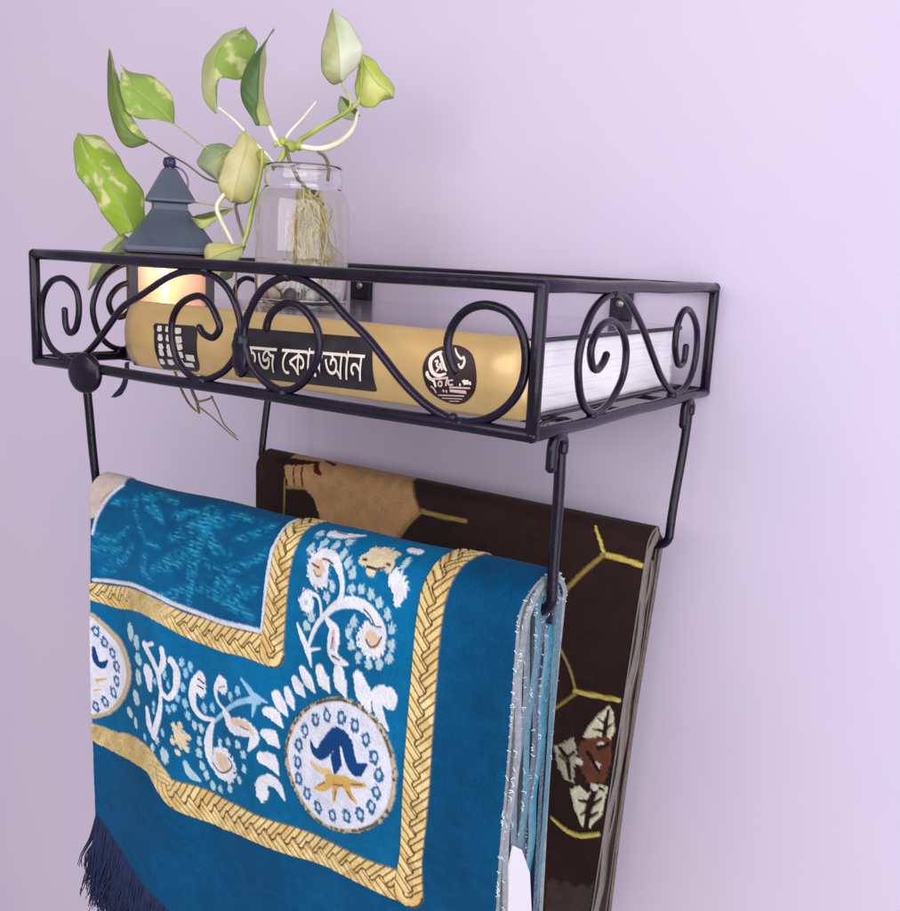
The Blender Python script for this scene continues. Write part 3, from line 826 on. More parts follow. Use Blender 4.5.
def inner_fold(name, dr, o1, o2, m_face, m_edge, parent, dx, zadd=0.0):
    nu, nb, na, nf = 20, 10, 16, 40
    lo, hi = dr.xr, dr.xl
    frac1 = lambda G, o: G
    def g(o):
        s0 = (dr.aF, dr.aB, dr.hT)
        dr.aF = lambda x: 0.0036 + (s0[0](x) - 0.0036) * (1 - o)
        dr.aB = lambda x: 0.0036 + (s0[1](x) - 0.0036) * (1 - o)
        dr.hT = lambda x: 0.0036 + (s0[2](x) - 0.0036) * (1 - o)
        G = dr.grid(0.0, nu, nb, na, nf)
        dr.aF, dr.aB, dr.hT = s0
        return G
    A, B = g(o1), g(o2)
    nr, nc = A.shape[:2]
    wob = 0.0012 * np.sin(np.arange(nr) * 0.55 + o1 * 9)
    for G in (A, B):
        G[:, -1, 0] += dx + wob
        G[:, 0, 0] -= dx * 0.3
    F0 = faces_grid(nr, nc)
    ids = np.arange(nr * nc).reshape(nr, nc)
    n0 = nr * nc
    Fs = [F0, F0[:, ::-1] + n0]; M = [np.zeros(len(F0)), np.zeros(len(F0))]
    # rounded right and left edges
    extra = []
    base = 2 * n0
    for col, sgn in ((-1, 1), (0, -1)):
        mid = (A[:, col] + B[:, col]) / 2
        mid[:, 0] += sgn * 0.0018
        extra.append(mid)
        e = ids[:, col]; k = base + np.arange(nr)
        q1 = np.stack([e[:-1], e[1:], k[1:], k[:-1]], -1); q2 = np.stack([k[:-1], k[1:], e[1:] + n0, e[:-1] + n0], -1)
        Fs += [q1, q2]; M += [np.ones(len(q1)), np.ones(len(q2))]; base += nr
    for row in (0, -1):
        e = ids[row]
        q = np.stack([e[:-1], e[1:], e[1:] + n0, e[:-1] + n0], -1)
        Fs.append(q); M.append(np.ones(len(q)))
    o = mesh_np(name, np.concatenate([A.reshape(-1, 3), B.reshape(-1, 3)] + extra), np.concatenate(Fs), [m_face, m_edge], parent, np.concatenate(M))
    return o, A, B
layers = [(0.11, 0.33, SILVER, SILVER, 0.0008), (0.34, 0.54, TEAL, SLATE, -0.0004), (0.55, 0.75, SILVER, TEAL, 0.0006), (0.76, 0.95, NAVY, NAVY, 0.0002)]
edges = []
for o1, o2, mf, me_, dx in layers:
    o, A, B = inner_fold('inner_fold', blue, o1, o2, mf, me_, rug, dx)
    edges.append((A, B))
def core_fold(dr, m_, parent, half):
    K, T = np.full(50, 2), np.linspace(0.035, 1, 50)
    kk, uu = np.meshgrid(K, np.linspace(0, 1, 16), indexing='ij')
    tt, _ = np.meshgrid(T, np.linspace(0, 1, 16), indexing='ij')
    s0 = dr.aF
    out = []
    for sg in (1, -1):
        dr.aF = lambda x: 0 * x + sg * half
        out.append(dr.surf(uu, kk, tt, 0.0))
    dr.aF = s0
    A, B = out
    for G in out: G[:, -1, 0] += 0.0008 * np.sin(np.arange(50) * 0.7)
    n0 = 50 * 16
    F0 = faces_grid(50, 16)
    ids = np.arange(n0).reshape(50, 16)
    Fs = [F0, F0[:, ::-1] + n0]
    for e in (ids[:, -1], ids[:, 0], ids[0], ids[-1]):
        Fs.append(np.stack([e[:-1], e[1:], e[1:] + n0, e[:-1] + n0], -1))
    mesh_np('inner_fold', np.concatenate([A.reshape(-1, 3), B.reshape(-1, 3)]), np.concatenate(Fs), [m_], parent)
core_fold(blue, TEAL, rug, 0.0046)
# frayed loops along the cut edges
def frays(seqs, name, mats_, parent, count, seed, ln=0.0026):
    rs = random.Random(seed)
    b = bmesh.new()
    for G in seqs:
        n = len(G)
        for _ in range(count):
            f = rs.uniform(6, n - 2); i = int(f)
            p = Vector(G[i]).lerp(Vector(G[min(i + 1, n - 1)]), f - i)
            d1 = Vector((rs.uniform(0.4, 1), rs.uniform(-0.9, 0.9), rs.uniform(-0.9, 0.5))).normalized()
            L = rs.uniform(0.4, 1) * ln
            p2 = p + d1 * L
            p3 = p2 + Vector((rs.uniform(-0.5, 0.3), rs.uniform(-1, 1), rs.uniform(-1, 0.3))) * L * 0.8
            tube(b, smooth([p - d1 * 0.0006, p2, p3], 3), rs.uniform(0.00013, 0.00030), 5, mi=1 if rs.random() < 0.33 else 0)
    return link(name, b, mats_, parent)
fo = dy.G[::6, -1]
seqW = [fo] + [e[0][:, -1] for e in edges] + [edges[-1][1][:, -1]]
frays(seqW, 'frayed_edge', [FRAY, FRAYT], rug, 95, 3, 0.0020)
# fringe along the lower hem of the front fold
b = bmesh.new()
hem = dy.G[-1]
rs = random.Random(11)
for i in range(1500):
    f = rs.random() * 0.36
    p = Vector(hem[min(int(f * (len(hem) - 1)), len(hem) - 1)])
    p.y += rs.uniform(0.0, 0.004)
    L = rs.uniform(0.045, 0.080)
    lean = rs.gauss(-0.007, 0.004)
    tube(b, smooth([p + Vector((0, 0, 0.001)), p + Vector((lean * 0.5, rs.uniform(-.003, .002), -L * 0.4)), p + Vector((lean * 1.3, rs.uniform(-.004, .004), -L * 0.75)), p + Vector((lean * 1.7 + rs.uniform(-.003, .003), rs.uniform(-.004, .004), -L))], 3), [0.0006, 0.0007, 0.0005, 0.0003], 5)
link('fringe', b, FRINGE, rug)
# white care tag tucked between the folds
b = bmesh.new()
tp = [on_plane(px, py, 0, 0.3735) for px, py in ((512, 845), (508, 866), (506, 935), (531, 935), (528, 872), (520, 849))]
f1 = [b.verts.new(p) for p in tp]; f2 = [b.verts.new(p + Vector((0.0012, 0, 0))) for p in tp]
b.faces.new(f1); b.faces.new(f2[::-1])
for i in range(len(tp)):
    b.faces.new((f1[i], f1[(i + 1) % 6], f2[(i + 1) % 6], f2[i]))
link('care_tag', b, TAGW, rug, sm=False)

# ------------------------------------------------------------------ brown rug behind
brown = Drape(yc=-0.052, zc=-0.1005,
              xl=lambda d: 0.020 + 0.02 * d, xr=lambda d: 0.3690 - 0.060 * d,
              aF=lambda x: lerp(x, 0.017, 0.0175), aB=lambda x: lerp(x, 0.008, 0.0065), hT=lambda x: lerp(x, 0.0150, 0.0125),
              zfront=-0.43, zback=-0.43,
              wave=lambda x, d: 0.002 * np.sin(x * 40) * np.clip(d / 0.1, 0, 1) - 0.002 * np.clip(d / 0.1, 0, 1),
              nu=340, nf=300, nb=10, na=60)
brown.backskew = 0.045
brug = thing('prayer_rug', 'dark brown plush rug with gold lined hexagons and cream leaves, folded over the rear rail', 'rug', (0.19, -0.052, -0.1005))
dy2 = Dye(brown)
dy = dy2
dy.col[:] = lin(48, 32, 30)
dy.col *= (1 + 0.25 * NOISE(dy.X * 22, dy.S * 22))[..., None]
T = mk(250, 440, 3.913)
q = dy.m(T([(135, 110), (150, 182), (215, 188), (250, 232), (285, 340), (570, 400), (620, 330), (670, 280), (640, 160)]))
dy.poly_uv([(q[0][0], q[0][1] - 0.03)] + q + [(q[-1][0] - 0.004, q[-1][1] - 0.03)], lin(184, 142, 98), jag=0.0008)
dy.stroke(T([(262, 88), (262, 120), (275, 132)]), [6, 7, 4], lin(70, 24, 26), jag=0.3)
dy.stroke(T([(300, 84), (330, 96)]), [4, 6], lin(70, 24, 26), jag=0.3)
dy.stroke(T([(205, 108), (206, 180)]), [2.4], lin(84, 34, 30)); dy.stroke(T([(172, 110), (174, 180)]), [2], lin(84, 34, 30))
dy.stroke(T([(110, 75), (180, 85), (250, 88)]), [9, 10, 5], lin(40, 22, 24), jag=0.3)
GL = lin(208, 188, 92); GL2 = lin(150, 128, 70)
dy.stroke(T([(145, 184), (215, 188)]), [3.4], GL2, 0.001); dy.stroke(T([(136, 150), (132, 290)]), [2], GL2)
dy.stroke(T([(670, 278), (760, 302), (845, 316)]), [5, 4], GL2, 0.001); dy.stroke(T([(670, 280), (620, 330), (570, 400)]), [3], GL2, 0.001)
dy.stroke(T([(640, 160), (668, 278)]), [2.4], lin(110, 80, 56))
T = mk(480, 540, 4.5)
dy.stroke(T([(520, -60), (540, 0), (560, 65)]), [2.4, 3.4], GL, 0.001, jag=0.4); dy.stroke(T([(558, 65), (640, 85), (728, 115)]), [5, 4.6], GL, 0.0016)
dy.stroke(T([(560, 65), (460, 150), (350, 260)]), [4], GL2, 0.001, jag=0.2); dy.stroke(T([(330, 430), (400, 570), (430, 675)]), [2.6], GL2, 0.001)
dy.stroke(T([(428, 680), (520, 700), (625, 720)]), [4.6, 4.2], GL, 0.0016); dy.stroke(T([(430, 690), (320, 770)]), [3], GL2, 0.001)
CRM = lin(226, 220, 188)
dy.poly(T([(582, 745), (545, 775), (492, 830), (462, 885), (525, 905), (585, 905), (606, 860), (602, 775)]), CRM, 0.001, jag=0.0007)
VN = lin(44, 28, 24)
for pts, wd in (([(580, 765), (565, 840), (560, 905)], [2, 5, 4]), ([(566, 830), (530, 800)], [3, 1]), ([(562, 860), (510, 850)], [4, 1.5]), ([(566, 850), (598, 825)], [3, 1])): dy.stroke(T(pts), wd, VN)
T = mk(480, 740, 5.0)
dy.poly(T([(495, 15), (560, -20), (640, -20), (658, 0), (652, 120), (625, 215), (540, 215), (488, 120)]), lin(108, 64, 46), 0.0006, jag=0.001)
dy.poly(T([(372, 30), (470, -10), (486, 60), (470, 140), (468, 212), (425, 195), (388, 130)]), lin(176, 168, 144), 0.0008, jag=0.001)
dy.stroke(T([(400, 40), (435, 95), (450, 190)]), [4, 5, 3], VN); dy.stroke(T([(430, 90), (470, 60)]), [3], VN); dy.stroke(T([(400, 80), (430, 100)]), [4], lin(90, 80, 66))
dy.poly(T([(452, 245), (500, 228), (540, 265), (600, 222), (640, 235), (612, 370), (550, 442), (508, 430), (470, 340)]), CRM, 0.001, jag=0.0007)
for pts, wd in (([(585, 235), (548, 320), (530, 440)], [5, 7, 5]), ([(548, 310), (495, 300)], [5, 2]), ([(545, 350), (505, 370)], [4, 2]), ([(550, 330), (610, 290)], [5, 2]), ([(545, 385), (590, 360)], [4, 2]), ([(590, 240), (620, 250)], [4, 2])): dy.stroke(T(pts), wd, VN)
for p in ((605, 25), (585, 125), (495, 105), (575, 235)): dy.dot(T([p])[0], 4, 3.5, lin(226, 218, 206), 0.001)
dy.stroke(T([(540, 60), (590, 150)]), [4], VN, jag=0.4); dy.stroke(T([(640, 20), (590, 40)]), [4], VN, jag=0.4)
dy.stroke(T([(355, 385), (430, 450), (500, 478), (592, 470)]), [2, 4, 4.6, 4], GL, 0.0016)
dy.poly(T([(335, 700), (370, 690), (400, 715), (440, 705), (470, 735), (510, 715), (545, 740), (575, 720), (560, 900), (320, 900)]), lin(68, 55, 52), 0.0006, jag=0.001)
VELV = mat('brown_plush_side', lin(92, 68, 56), 0.9, noise=(55, lin(62, 44, 36), 0.35, 0.7), bump=(300, 0.5, 0.001), sheen=0.25)
VELD = mat('brown_plush_inside', lin(88, 70, 64), 0.9, noise=(70, lin(68, 52, 48), 0.35, 0.7), bump=(300, 0.5, 0.001), sheen=0.25)
finish_drape('front_fold', brown, dy2, [PLUSH, VELV], brug, 0.006, 1, 0.12)
for o1, o2, m1, dx in ((0.20, 0.97, VELV, 0.0006),):
    inner_fold('inner_fold', brown, o1, o2, m1, m1, brug, dx)
core_fold(brown, VELV, brug, 0.0040)

# ------------------------------------------------------------------ book
BX0, BX1, BY, BZ0, BZ1 = 0.0605, 0.3602, -0.2300, 0.0006, 0.0436
def spine_y(z):
    q = (z - (BZ0 + BZ1) / 2) / ((BZ1 - BZ0) / 2)
    return BY - 0.0078 * max(0.0, 1 - abs(q) ** 2.3) + 0.0002
book = thing('book', 'thick hardback book with gold spine and black title panels, lying flat on the shelf', 'book', ((BX0 + BX1) / 2, -0.115, 0))
b = bmesh.new()
nz = 22
ring = []
for k in range(nz + 1):
    a = k / nz
    z = BZ0 + (BZ1 - BZ0) * a
    ring.append((spine_y(z), z))
rows = []
xs = np.linspace(BX0, BX1, 30)
for x in xs:
    e = min(x - BX0, BX1 - x)
    rd = 0.0022 * max(0, 1 - e / 0.006) ** 2
    rows.append([b.verts.new((x, y + rd, z)) for y, z in ring] + [b.verts.new((x, BY + 0.006, BZ1 - 0.001)), b.verts.new((x, BY + 0.006, BZ0 + 0.001))])
L = len(rows[0])
for A, B in zip(rows, rows[1:]):
    for k in range(L):
        b.faces.new((A[k], A[(k + 1) % L], B[(k + 1) % L], B[k]))
b.faces.new(rows[0][::-1]); b.faces.new(rows[-1])
spine = link('spine', b, GOLD, book)
for za, zb in ((BZ1 - 0.0030, BZ1), (BZ0, BZ0 + 0.0026)):
    b = bmesh.new()
    vs = box(b, (BX0 + 0.0006, BY + 0.0008, za), (BX1 - 0.0006, -0.0135, zb), bev=0.0009)
    for f in b.faces:
        f.normal_update()
        if abs(f.normal.z) < 0.8 or za < 0.01: f.material_index = 1
    link('cover_board', b, [COVER, CEDGE], book, sm=False)
PAGES = mat('white_page_edges', lin(246, 246, 250), 0.5, noise=(1.0, lin(206, 210, 222), 0.52, 0.80))
nt = PAGES.node_tree
mp = nt.nodes.new('ShaderNodeMapping')
mp.inputs['Scale'].default_value = (8, 8, 700)
tcn = [n for n in nt.nodes if n.type == 'TEX_COORD'][0]; nzn = [n for n in nt.nodes if n.type == 'TEX_NOISE'][0]
nt.links.new(tcn.outputs['Object'], mp.inputs['Vector']); nt.links.new(mp.outputs['Vector'], nzn.inputs['Vector'])
bpn = nt.nodes.new('ShaderNodeBump'); bpn.inputs['Strength'].default_value = 0.35; bpn.inputs['Distance'].default_value = 0.0006
nt.links.new(nzn.outputs['Fac'], bpn.inputs['Height']); nt.links.new(bpn.outputs['Normal'], nt.nodes['Principled BSDF'].inputs['Normal'])
b = bmesh.new()
npg = 26
rowsP = []
ys = np.linspace(BY + 0.0045, -0.016, 40)
for k in range(npg + 1):
    z = BZ0 + 0.0028 + (BZ1 - BZ0 - 0.006) * k / npg
    rowsP.append([b.verts.new((BX1 - 0.0042 - 0.0009 * math.sin(k * 2.4) * 0.35 - 0.0022 * math.sin(math.pi * k / npg) * 0.4 + 0.0003 * math.sin(j * 0.9 + k), y, z)) for j, y in enumerate(ys)])
for A, B in zip(rowsP, rowsP[1:]):
    for j in range(len(ys) - 1): b.faces.new((A[j], A[j + 1], B[j + 1], B[j]))
rowsL = [[b.verts.new((BX0 + 0.004, y, z)) for y in (ys[0], ys[-1])] for z in (BZ0 + 0.0028, BZ1 - 0.0032)]
b.faces.new((rowsL[0][0], rowsL[0][1], rowsL[1][1], rowsL[1][0]))
b.faces.new([rowsL[0][0], rowsL[0][1]] + rowsP[0][::-1])
b.faces.new([rowsL[1][0], rowsL[1][1]] + rowsP[-1][::-1])
b.faces.new([rowsL[0][0]] + [r[0] for r in rowsP] + [rowsL[1][0]])
b.faces.new([rowsL[0][1]] + [r[-1] for r in rowsP] + [rowsL[1][1]])
link('page_block', b, PAGES, book)
# printed panels following the rounded spine
def spine_pt(px, py):
    y = BY - 0.004
    for _ in range(8):
        p = on_plane(px, py, 1, y)
        y = spine_y(p.z)
    return p
def panel(name, outline, m, lift=0.0004, n=4, parent=spine):
    P = [spine_pt(*q) for q in outline]
    P2 = smooth([Vector((p.x, p.z, 0)) for p in P], n, True) if n else [Vector((p.x, p.z, 0)) for p in P]
    bm_ = bmesh.new()
    f = bm_.faces.new([bm_.verts.new((p.x, 0, p.y)) for p in P2])
    bmesh.ops.triangulate(bm_, faces=[f])
    for zc in np.linspace(BZ0 + 0.001, BZ1 - 0.001, 24):
        bmesh.ops.bisect_plane(bm_, geom=list(bm_.verts) + list(bm_.edges) + list(bm_.faces), plane_co=(0, 0, zc), plane_no=(0, 0, 1))
    for v in bm_.verts: v.co.y = spine_y(v.co.z) - lift
    ex = bmesh.ops.extrude_face_region(bm_, geom=list(bm_.faces))
    for v in [g for g in ex['geom'] if isinstance(g, bmesh.types.BMVert)]: v.co.y += lift * 0.9
    return link(name, bm_, m, parent, sm=False)
def rr(x0, y0, x1, y1, x2, y2, x3, y3, f=0.12):    # traced quad with rounded corners
    c = [(x0, y0), (x1, y1), (x2, y2), (x3, y3)]
    out = []
    for i in range(4):
        p, a, d = c[i], c[i - 1], c[(i + 1) % 4]
        for k, (q, t) in enumerate(((a, f), (a, f * .35), (d, f * .35), (d, f))):
            s_ = 0.18 if k in (1, 2) else 0
            out.append((p[0] + (q[0] - p[0]) * t, p[1] + (q[1] - p[1]) * t))
    return out
lab = panel('title_panel', rr(236, 327, 374, 338, 377, 392, 236, 376, 0.05), LABEL, n=0)
emb_out = [(449, 345), (463, 347), (473, 356), (476.5, 374), (475, 391), (466, 402), (454, 404), (440, 399), (429, 390), (423.5, 376), (424, 363), (432, 351)]
emb = panel('publisher_emblem', emb_out, EMBL)
vol = panel('ornament_panel', rr(153, 323, 197, 326, 200, 372, 162, 369, 0.18), LABEL, n=0)
# title lettering
fd = bpy.data.curves.new('title_text', 'FONT')
fd.body = '\u09b8\u09b9\u099c \u09c7\u0995\u09be\u09b0\u0986\u09a8'
fd.size = 1
fd.offset = 0.012
fd.resolution_u = 4
fo_ = bpy.data.objects.new('title_text', fd)
C.objects.link(fo_)
bpy.context.view_layer.update()
cv = fo_.to_curve(bpy.context.evaluated_depsgraph_get())
loops = []
from mathutils.geometry import interpolate_bezier, tessellate_polygon
for sp in cv.splines:
    L_ = []
    bp_ = sp.bezier_points
    for k in range(len(bp_)):
        a_, c_ = bp_[k], bp_[(k + 1) % len(bp_)]
        L_ += interpolate_bezier(a_.co, a_.handle_right, c_.handle_left, c_.co, 7)[:-1]
    loops.append([Vector((p.x, p.y, 0)) for p in L_])
bpy.data.objects.remove(fo_)
sarea = lambda L_: sum(L_[k].x * L_[(k + 1) % len(L_)].y - L_[(k + 1) % len(L_)].x * L_[k].y for k in range(len(L_)))
def inside(p, L_):
    c_ = False
    for k in range(len(L_)):
        a_, d_ = L_[k], L_[(k + 1) % len(L_)]
        if (a_.y > p.y) != (d_.y > p.y) and p.x < (d_.x - a_.x) * (p.y - a_.y) / (d_.y - a_.y) + a_.x: c_ = not c_
    return c_
big = max(loops, key=lambda L_: abs(sarea(L_)))
sg_ = 1 if sarea(big) > 0 else -1
solid = [L_ for L_ in loops if sarea(L_) * sg_ > 0]
holes = [L_ for L_ in loops if sarea(L_) * sg_ <= 0]
allp = [p for L_ in loops for p in L_]
bx0, bx1, by0, by1 = min(p.x for p in allp), max(p.x for p in allp), min(p.y for p in allp), max(p.y for p in allp)
b = bmesh.new()
tier = {}
for n_, L_ in enumerate(solid):
    grp = [L_] + [h_ for h_ in holes if inside(h_[0], L_)]
    flat = [p for g_ in grp for p in g_]
    vs_ = [b.verts.new(p) for p in flat]
    for v in vs_: tier[v] = n_ * 0.000012
    for tri in tessellate_polygon(grp):
        try: b.faces.new([vs_[k] for k in tri])
        except ValueError: pass
TL, TR, BR_, BL_ = spine_pt(236, 342.5), spine_pt(367, 352), spine_pt(365, 384), spine_pt(236, 371)
def place_text(bm_, lift):
    for v in bm_.verts:
        fx = (v.co.x - bx0) / (bx1 - bx0); fy = (v.co.y - by0) / (by1 - by0)
        top_, bot = TL.lerp(TR, fx), BL_.lerp(BR_, fx)
        p = bot.lerp(top_, fy)
        v.co = Vector((p.x, spine_y(p.z) - lift - tier[v], p.z))
place_text(b, 0.0009)
link('title_lettering', b, INK, lab, sm=False)
# emblem strokes and lines
def spine_strokes(name, T, strokes, m, parent, k=1 / 1350, lift=0.0008):
    b = bmesh.new()
    for pts, wd in strokes:
        P = [spine_pt(*p) for p in T(pts)]
        P = smooth(P, 5) if len(P) > 2 else P
        P = [Vector((p.x, spine_y(p.z) - lift, p.z)) for p in P]
        n = len(P)
        Wd = np.interp(np.linspace(0, 1, n), np.linspace(0, 1, len(wd)), wd) / T.s * k / 2
        A, B = [], []
        for i in range(n):
            t = P[min(i + 1, n - 1)] - P[max(i - 1, 0)]
            nn = Vector((-t.z, 0, t.x)).normalized()
            for L_, sg in ((A, 1), (B, -1)):
                q_ = P[i] + nn * Wd[i] * sg
                L_.append(b.verts.new((q_.x, spine_y(q_.z) - lift, q_.z)))
        for i in range(n - 1): b.faces.new((A[i], A[i + 1], B[i + 1], B[i]))
    return link(name, b, m, parent, sm=False)
T = mk(410, 330, 10.0)
spine_strokes('emblem_lettering', T, [
    ([(330, 215), (285, 235), (225, 285), (212, 350), (235, 420), (290, 455), (370, 435)], [14, 26, 32, 32, 32, 26, 14]),
    ([(300, 215), (325, 290), (350, 370), (375, 410)], [22, 24, 24, 12]), ([(255, 315), (285, 310), (275, 355), (300, 375), (270, 415)], [12, 16, 14, 16, 12]), ([(305, 330), (330, 400)], [16, 14]),
    ([(185, 410), (180, 440), (205, 480), (245, 510), (265, 570)], [14, 30, 26, 22, 16]),
    ([(460, 180), (480, 240), (520, 285), (548, 262)], [10, 16, 18, 14]), ([(545, 265), (552, 320), (525, 372), (490, 360), (500, 335)], [16, 20, 22, 18, 10]), ([(440, 320), (420, 395)], [12, 6]), ([(455, 330), (460, 385)], [12, 6]),
    ([(540, 500), (560, 545)], [26, 20]), ([(575, 500), (580, 545)], [30, 24]), ([(605, 515), (612, 550)], [18, 16]), ([(500, 545), (515, 550)], [20, 18])], INK, emb)
spine_strokes('emblem_lettering', T, [
    ([(205, 490), (300, 485), (390, 475)], [12, 16, 14]), ([(300, 510), (290, 550), (320, 560), (325, 520), (300, 510)], [10, 14]), ([(380, 480), (365, 560)], [16, 12]), ([(215, 560), (250, 590), (270, 630)], [12, 12]),
    ([(395, 500), (395, 545), (440, 545)], [14, 12]), ([(395, 505), (440, 500)], [10]), ([(400, 572), (610, 582)], [12, 12]), ([(340, 595), (345, 620)], [14]), ([(370, 600), (375, 625)], [14]), ([(405, 605), (570, 622)], [20, 24]),
    ([(290, 650), (550, 660)], [9, 9]), ([(330, 680), (530, 690)], [7, 7]), ([(400, 710), (500, 712)], [6, 6])], INKP, emb)
T = mk(110, 230, 4.553)
blocks = []
for cxs, top_, rows_, wd in ((230, 450, 5, 24), (270, 452, 5, 30), (312, 455, 5, 36)):
    for r_ in range(rows_):
        cy_ = top_ + r_ * 36 + (cxs - 230) * 0.03
        hgt = 24 + (r_ % 2) * 4
        cy_ += ((r_ * 7 + int(cxs)) % 5 - 2) * 1.6
        blocks.append(([(cxs - wd / 2 + r_ * 2.5 + 2, cy_), (cxs + r_ * 2.5, cy_ + 2 + (r_ % 3) * 2), (cxs + wd / 2 + r_ * 2.5 - 2, cy_ + 1)], [hgt * 0.8, hgt, hgt * 0.75]))
blocks.append(([(350, 580), (388, 585)], [22, 26]))
blocks.append(([(335, 612), (385, 616)], [14, 18]))
spine_strokes('ornament_lettering', T, blocks, mat('ornament_white', lin(206, 200, 196), 0.45), vol)
# ribbon bookmark
b = bmesh.new()
rp = [(on_plane(128, 362, 1, -0.2345), 0.0022), (on_plane(127, 372, 1, -0.236), 0.0024), (on_plane(124, 385, 1, -0.237), 0.003), (on_plane(118, 394, 1, -0.2375), 0.0042), (on_plane(113, 397.5, 1, -0.238), 0.0024)]
rp = [(Vector((0.0655, -0.226, 0.0016)), 0.002)] + rp
pts = smooth([p for p, _ in rp], 4)
A, B = [], []
for i, p in enumerate(pts):
    wd = np.interp(i / (len(pts) - 1), np.linspace(0, 1, len(rp)), [w_ for _, w_ in rp])
    A.append(b.verts.new(p + Vector((wd, 0, 0.0002)))); B.append(b.verts.new(p - Vector((wd, 0, 0.0002))))
for i in range(len(pts) - 1): b.faces.new((A[i], A[i + 1], B[i + 1], B[i]))
bmesh.ops.solidify(b, geom=list(b.faces), thickness=0.0004)
link('ribbon', b, mat('navy_ribbon', lin(30, 24, 92), 0.5, sheen=0.3), book)

# ------------------------------------------------------------------ lantern
LX, LY = 0.0250, -0.1650
LYAW = -0.62
lw, ld = 0.0590, 0.0300            # wide face looks to the right front
lant = thing('lantern', 'small slate blue lantern with tiered roof and glowing window, standing left of the book', 'lantern', (LX, LY, 0))
LR = Matrix.Rotation(LYAW, 3, 'Z')
LO = Vector((LX, LY, 0))
# local frame: +x is the wide face direction
def lp(x, y, z): return LO + LR @ Vector((x, y, 0)) + Vector((0, 0, z))
def frustum(bm_, secs, mi=0, round_=0.12):
    V = []
    for hx, hy, z in secs:
        ring_ = []
        for sx, sy in ((1, 1), (-1, 1), (-1, -1), (1, -1)):
            ring_.append(bm_.verts.new(lp(hx * sx, hy * sy, z)))
        V.append(ring_)
    for A, B in zip(V, V[1:]):
        for k in range(4): bm_.faces.new((A[k], A[(k + 1) % 4], B[(k + 1) % 4], B[k]))
    bm_.faces.new(V[0][::-1]); bm_.faces.new(V[-1])
hz = lambda py: height_at(LX, LY, py)
k_ = dist_of((LX, LY, 0.05)) / FPX
hx, hy = ld / 2, lw / 2            # depth along local x, width along local y
z_ = {n: hz(p) for n, p in dict(fin=160, tip=170, cap0=201, neck0=203, neck1=212, roof0=247, eave=252, col=264, bot=351).items()}
fx = lambda half_px: half_px * k_ / math.cos(0.12) * 0.93
b = bmesh.new()
secs = []
for py, w_px in ((252.5, 45.5), (251, 46.5), (247, 46), (240, 40), (228, 31.5), (214, 20.5), (210, 18)):
    hw_ = fx(w_px); secs.append((hw_ * 0.78, hw_, hz(py)))
frustum(b, secs)
roof = link('roof', b, LANT, lant, sm=False)
b = bmesh.new()
frustum(b, [(fx(17.5) * .8, fx(17.5), hz(214)), (fx(17) * .8, fx(17), hz(204)), (fx(19) * .85, fx(19), hz(203)), (fx(23.5) * .85, fx(23.5), hz(202)), (fx(23.5) * .85, fx(23.5), hz(199.5)), (fx(15) * .9, fx(15), hz(184)), (fx(8), fx(8), hz(171)), (fx(6), fx(6), hz(168.5))])
link('roof_cap', b, LANT, lant, sm=False)
b = bmesh.new()
zf = hz(163)
blob(b, (LX, LY, zf), (0.0042, 0.0042, 0.0046), 5, 0)
for a in np.linspace(0, 2 * math.pi, 7)[:-1]: blob(b, (LX + 0.0028 * math.cos(a), LY + 0.0028 * math.sin(a), zf), (0.0018, 0.0018, 0.0038), 5, 0)
tube(b, [(LX, LY, hz(171)), (LX, LY, zf - 0.002)], 0.0034, 12)
link('finial', b, mat('finial_dark', lin(48, 40, 78), 0.3, 0.2), lant)
b = bmesh.new()
dl = dist_of((LX, LY, 0.1))
tube(b, smooth([at_dist(px, py, dl - 0.004) for px, py in ((167, 168), (176, 167), (184, 172), (188, 181), (187, 190), (184, 192))], 6), 0.0007, 8)
link('handle', b, mat('handle_wire', lin(120, 116, 130), 0.25, 0.8), lant)
b = bmesh.new()
frustum(b, [(hx * 1.05, hy * 1.05, hz(266)), (hx * 1.10, hy * 1.10, hz(263)), (hx * 1.10, hy * 1.10, hz(255)), (hx * 1.02, hy * 1.02, hz(253))])
link('collar', b, LDARK, lant, sm=False)
b = bmesh.new()
frustum(b, [(hx * 1.08, hy * 1.06, -0.0006), (hx * 1.08, hy * 1.06, 0.006), (hx * 1.0, hy * 1.0, 0.008)])
link('base', b, LDARK, lant, sm=False)
for sx in (1, -1):
    for sy in (1, -1):
        b = bmesh.new()
        pr = 0.0030
        V0 = [b.verts.new(lp(sx * (hx - pr) + dx_, sy * (hy - pr) + dy_, 0.008)) for dx_, dy_ in ((pr, pr), (-pr, pr), (-pr, -pr), (pr, -pr))]
        V1 = [b.verts.new(lp(sx * (hx - pr) + dx_, sy * (hy - pr) + dy_, hz(265.5))) for dx_, dy_ in ((pr, pr), (-pr, pr), (-pr, -pr), (pr, -pr))]
        for k in range(4): b.faces.new((V0[k], V0[(k + 1) % 4], V1[(k + 1) % 4], V1[k]))
        b.faces.new(V0[::-1]); b.faces.new(V1)
        link('corner_post', b, LDARK, lant, sm=False)
PANE = bpy.data.materials.new('frosted_pane')
PANE.use_nodes = True
nt = PANE.node_tree
pb = nt.nodes['Principled BSDF']
pb.inputs['Base Color'].default_value = (*lin(240, 214, 214), 1)
pb.inputs['Roughness'].default_value = 0.25
tl = nt.nodes.new('ShaderNodeBsdfTranslucent'); tl.inputs['Color'].default_value = (*lin(250, 226, 216), 1)
tp_ = nt.nodes.new('ShaderNodeBsdfTransparent'); tp_.inputs['Color'].default_value = (0.97, 0.92, 0.92, 1)
m1 = nt.nodes.new('ShaderNodeMixShader'); m2 = nt.nodes.new('ShaderNodeMixShader')
m1.inputs[0].default_value = 0.6; m2.inputs[0].default_value = 0.45
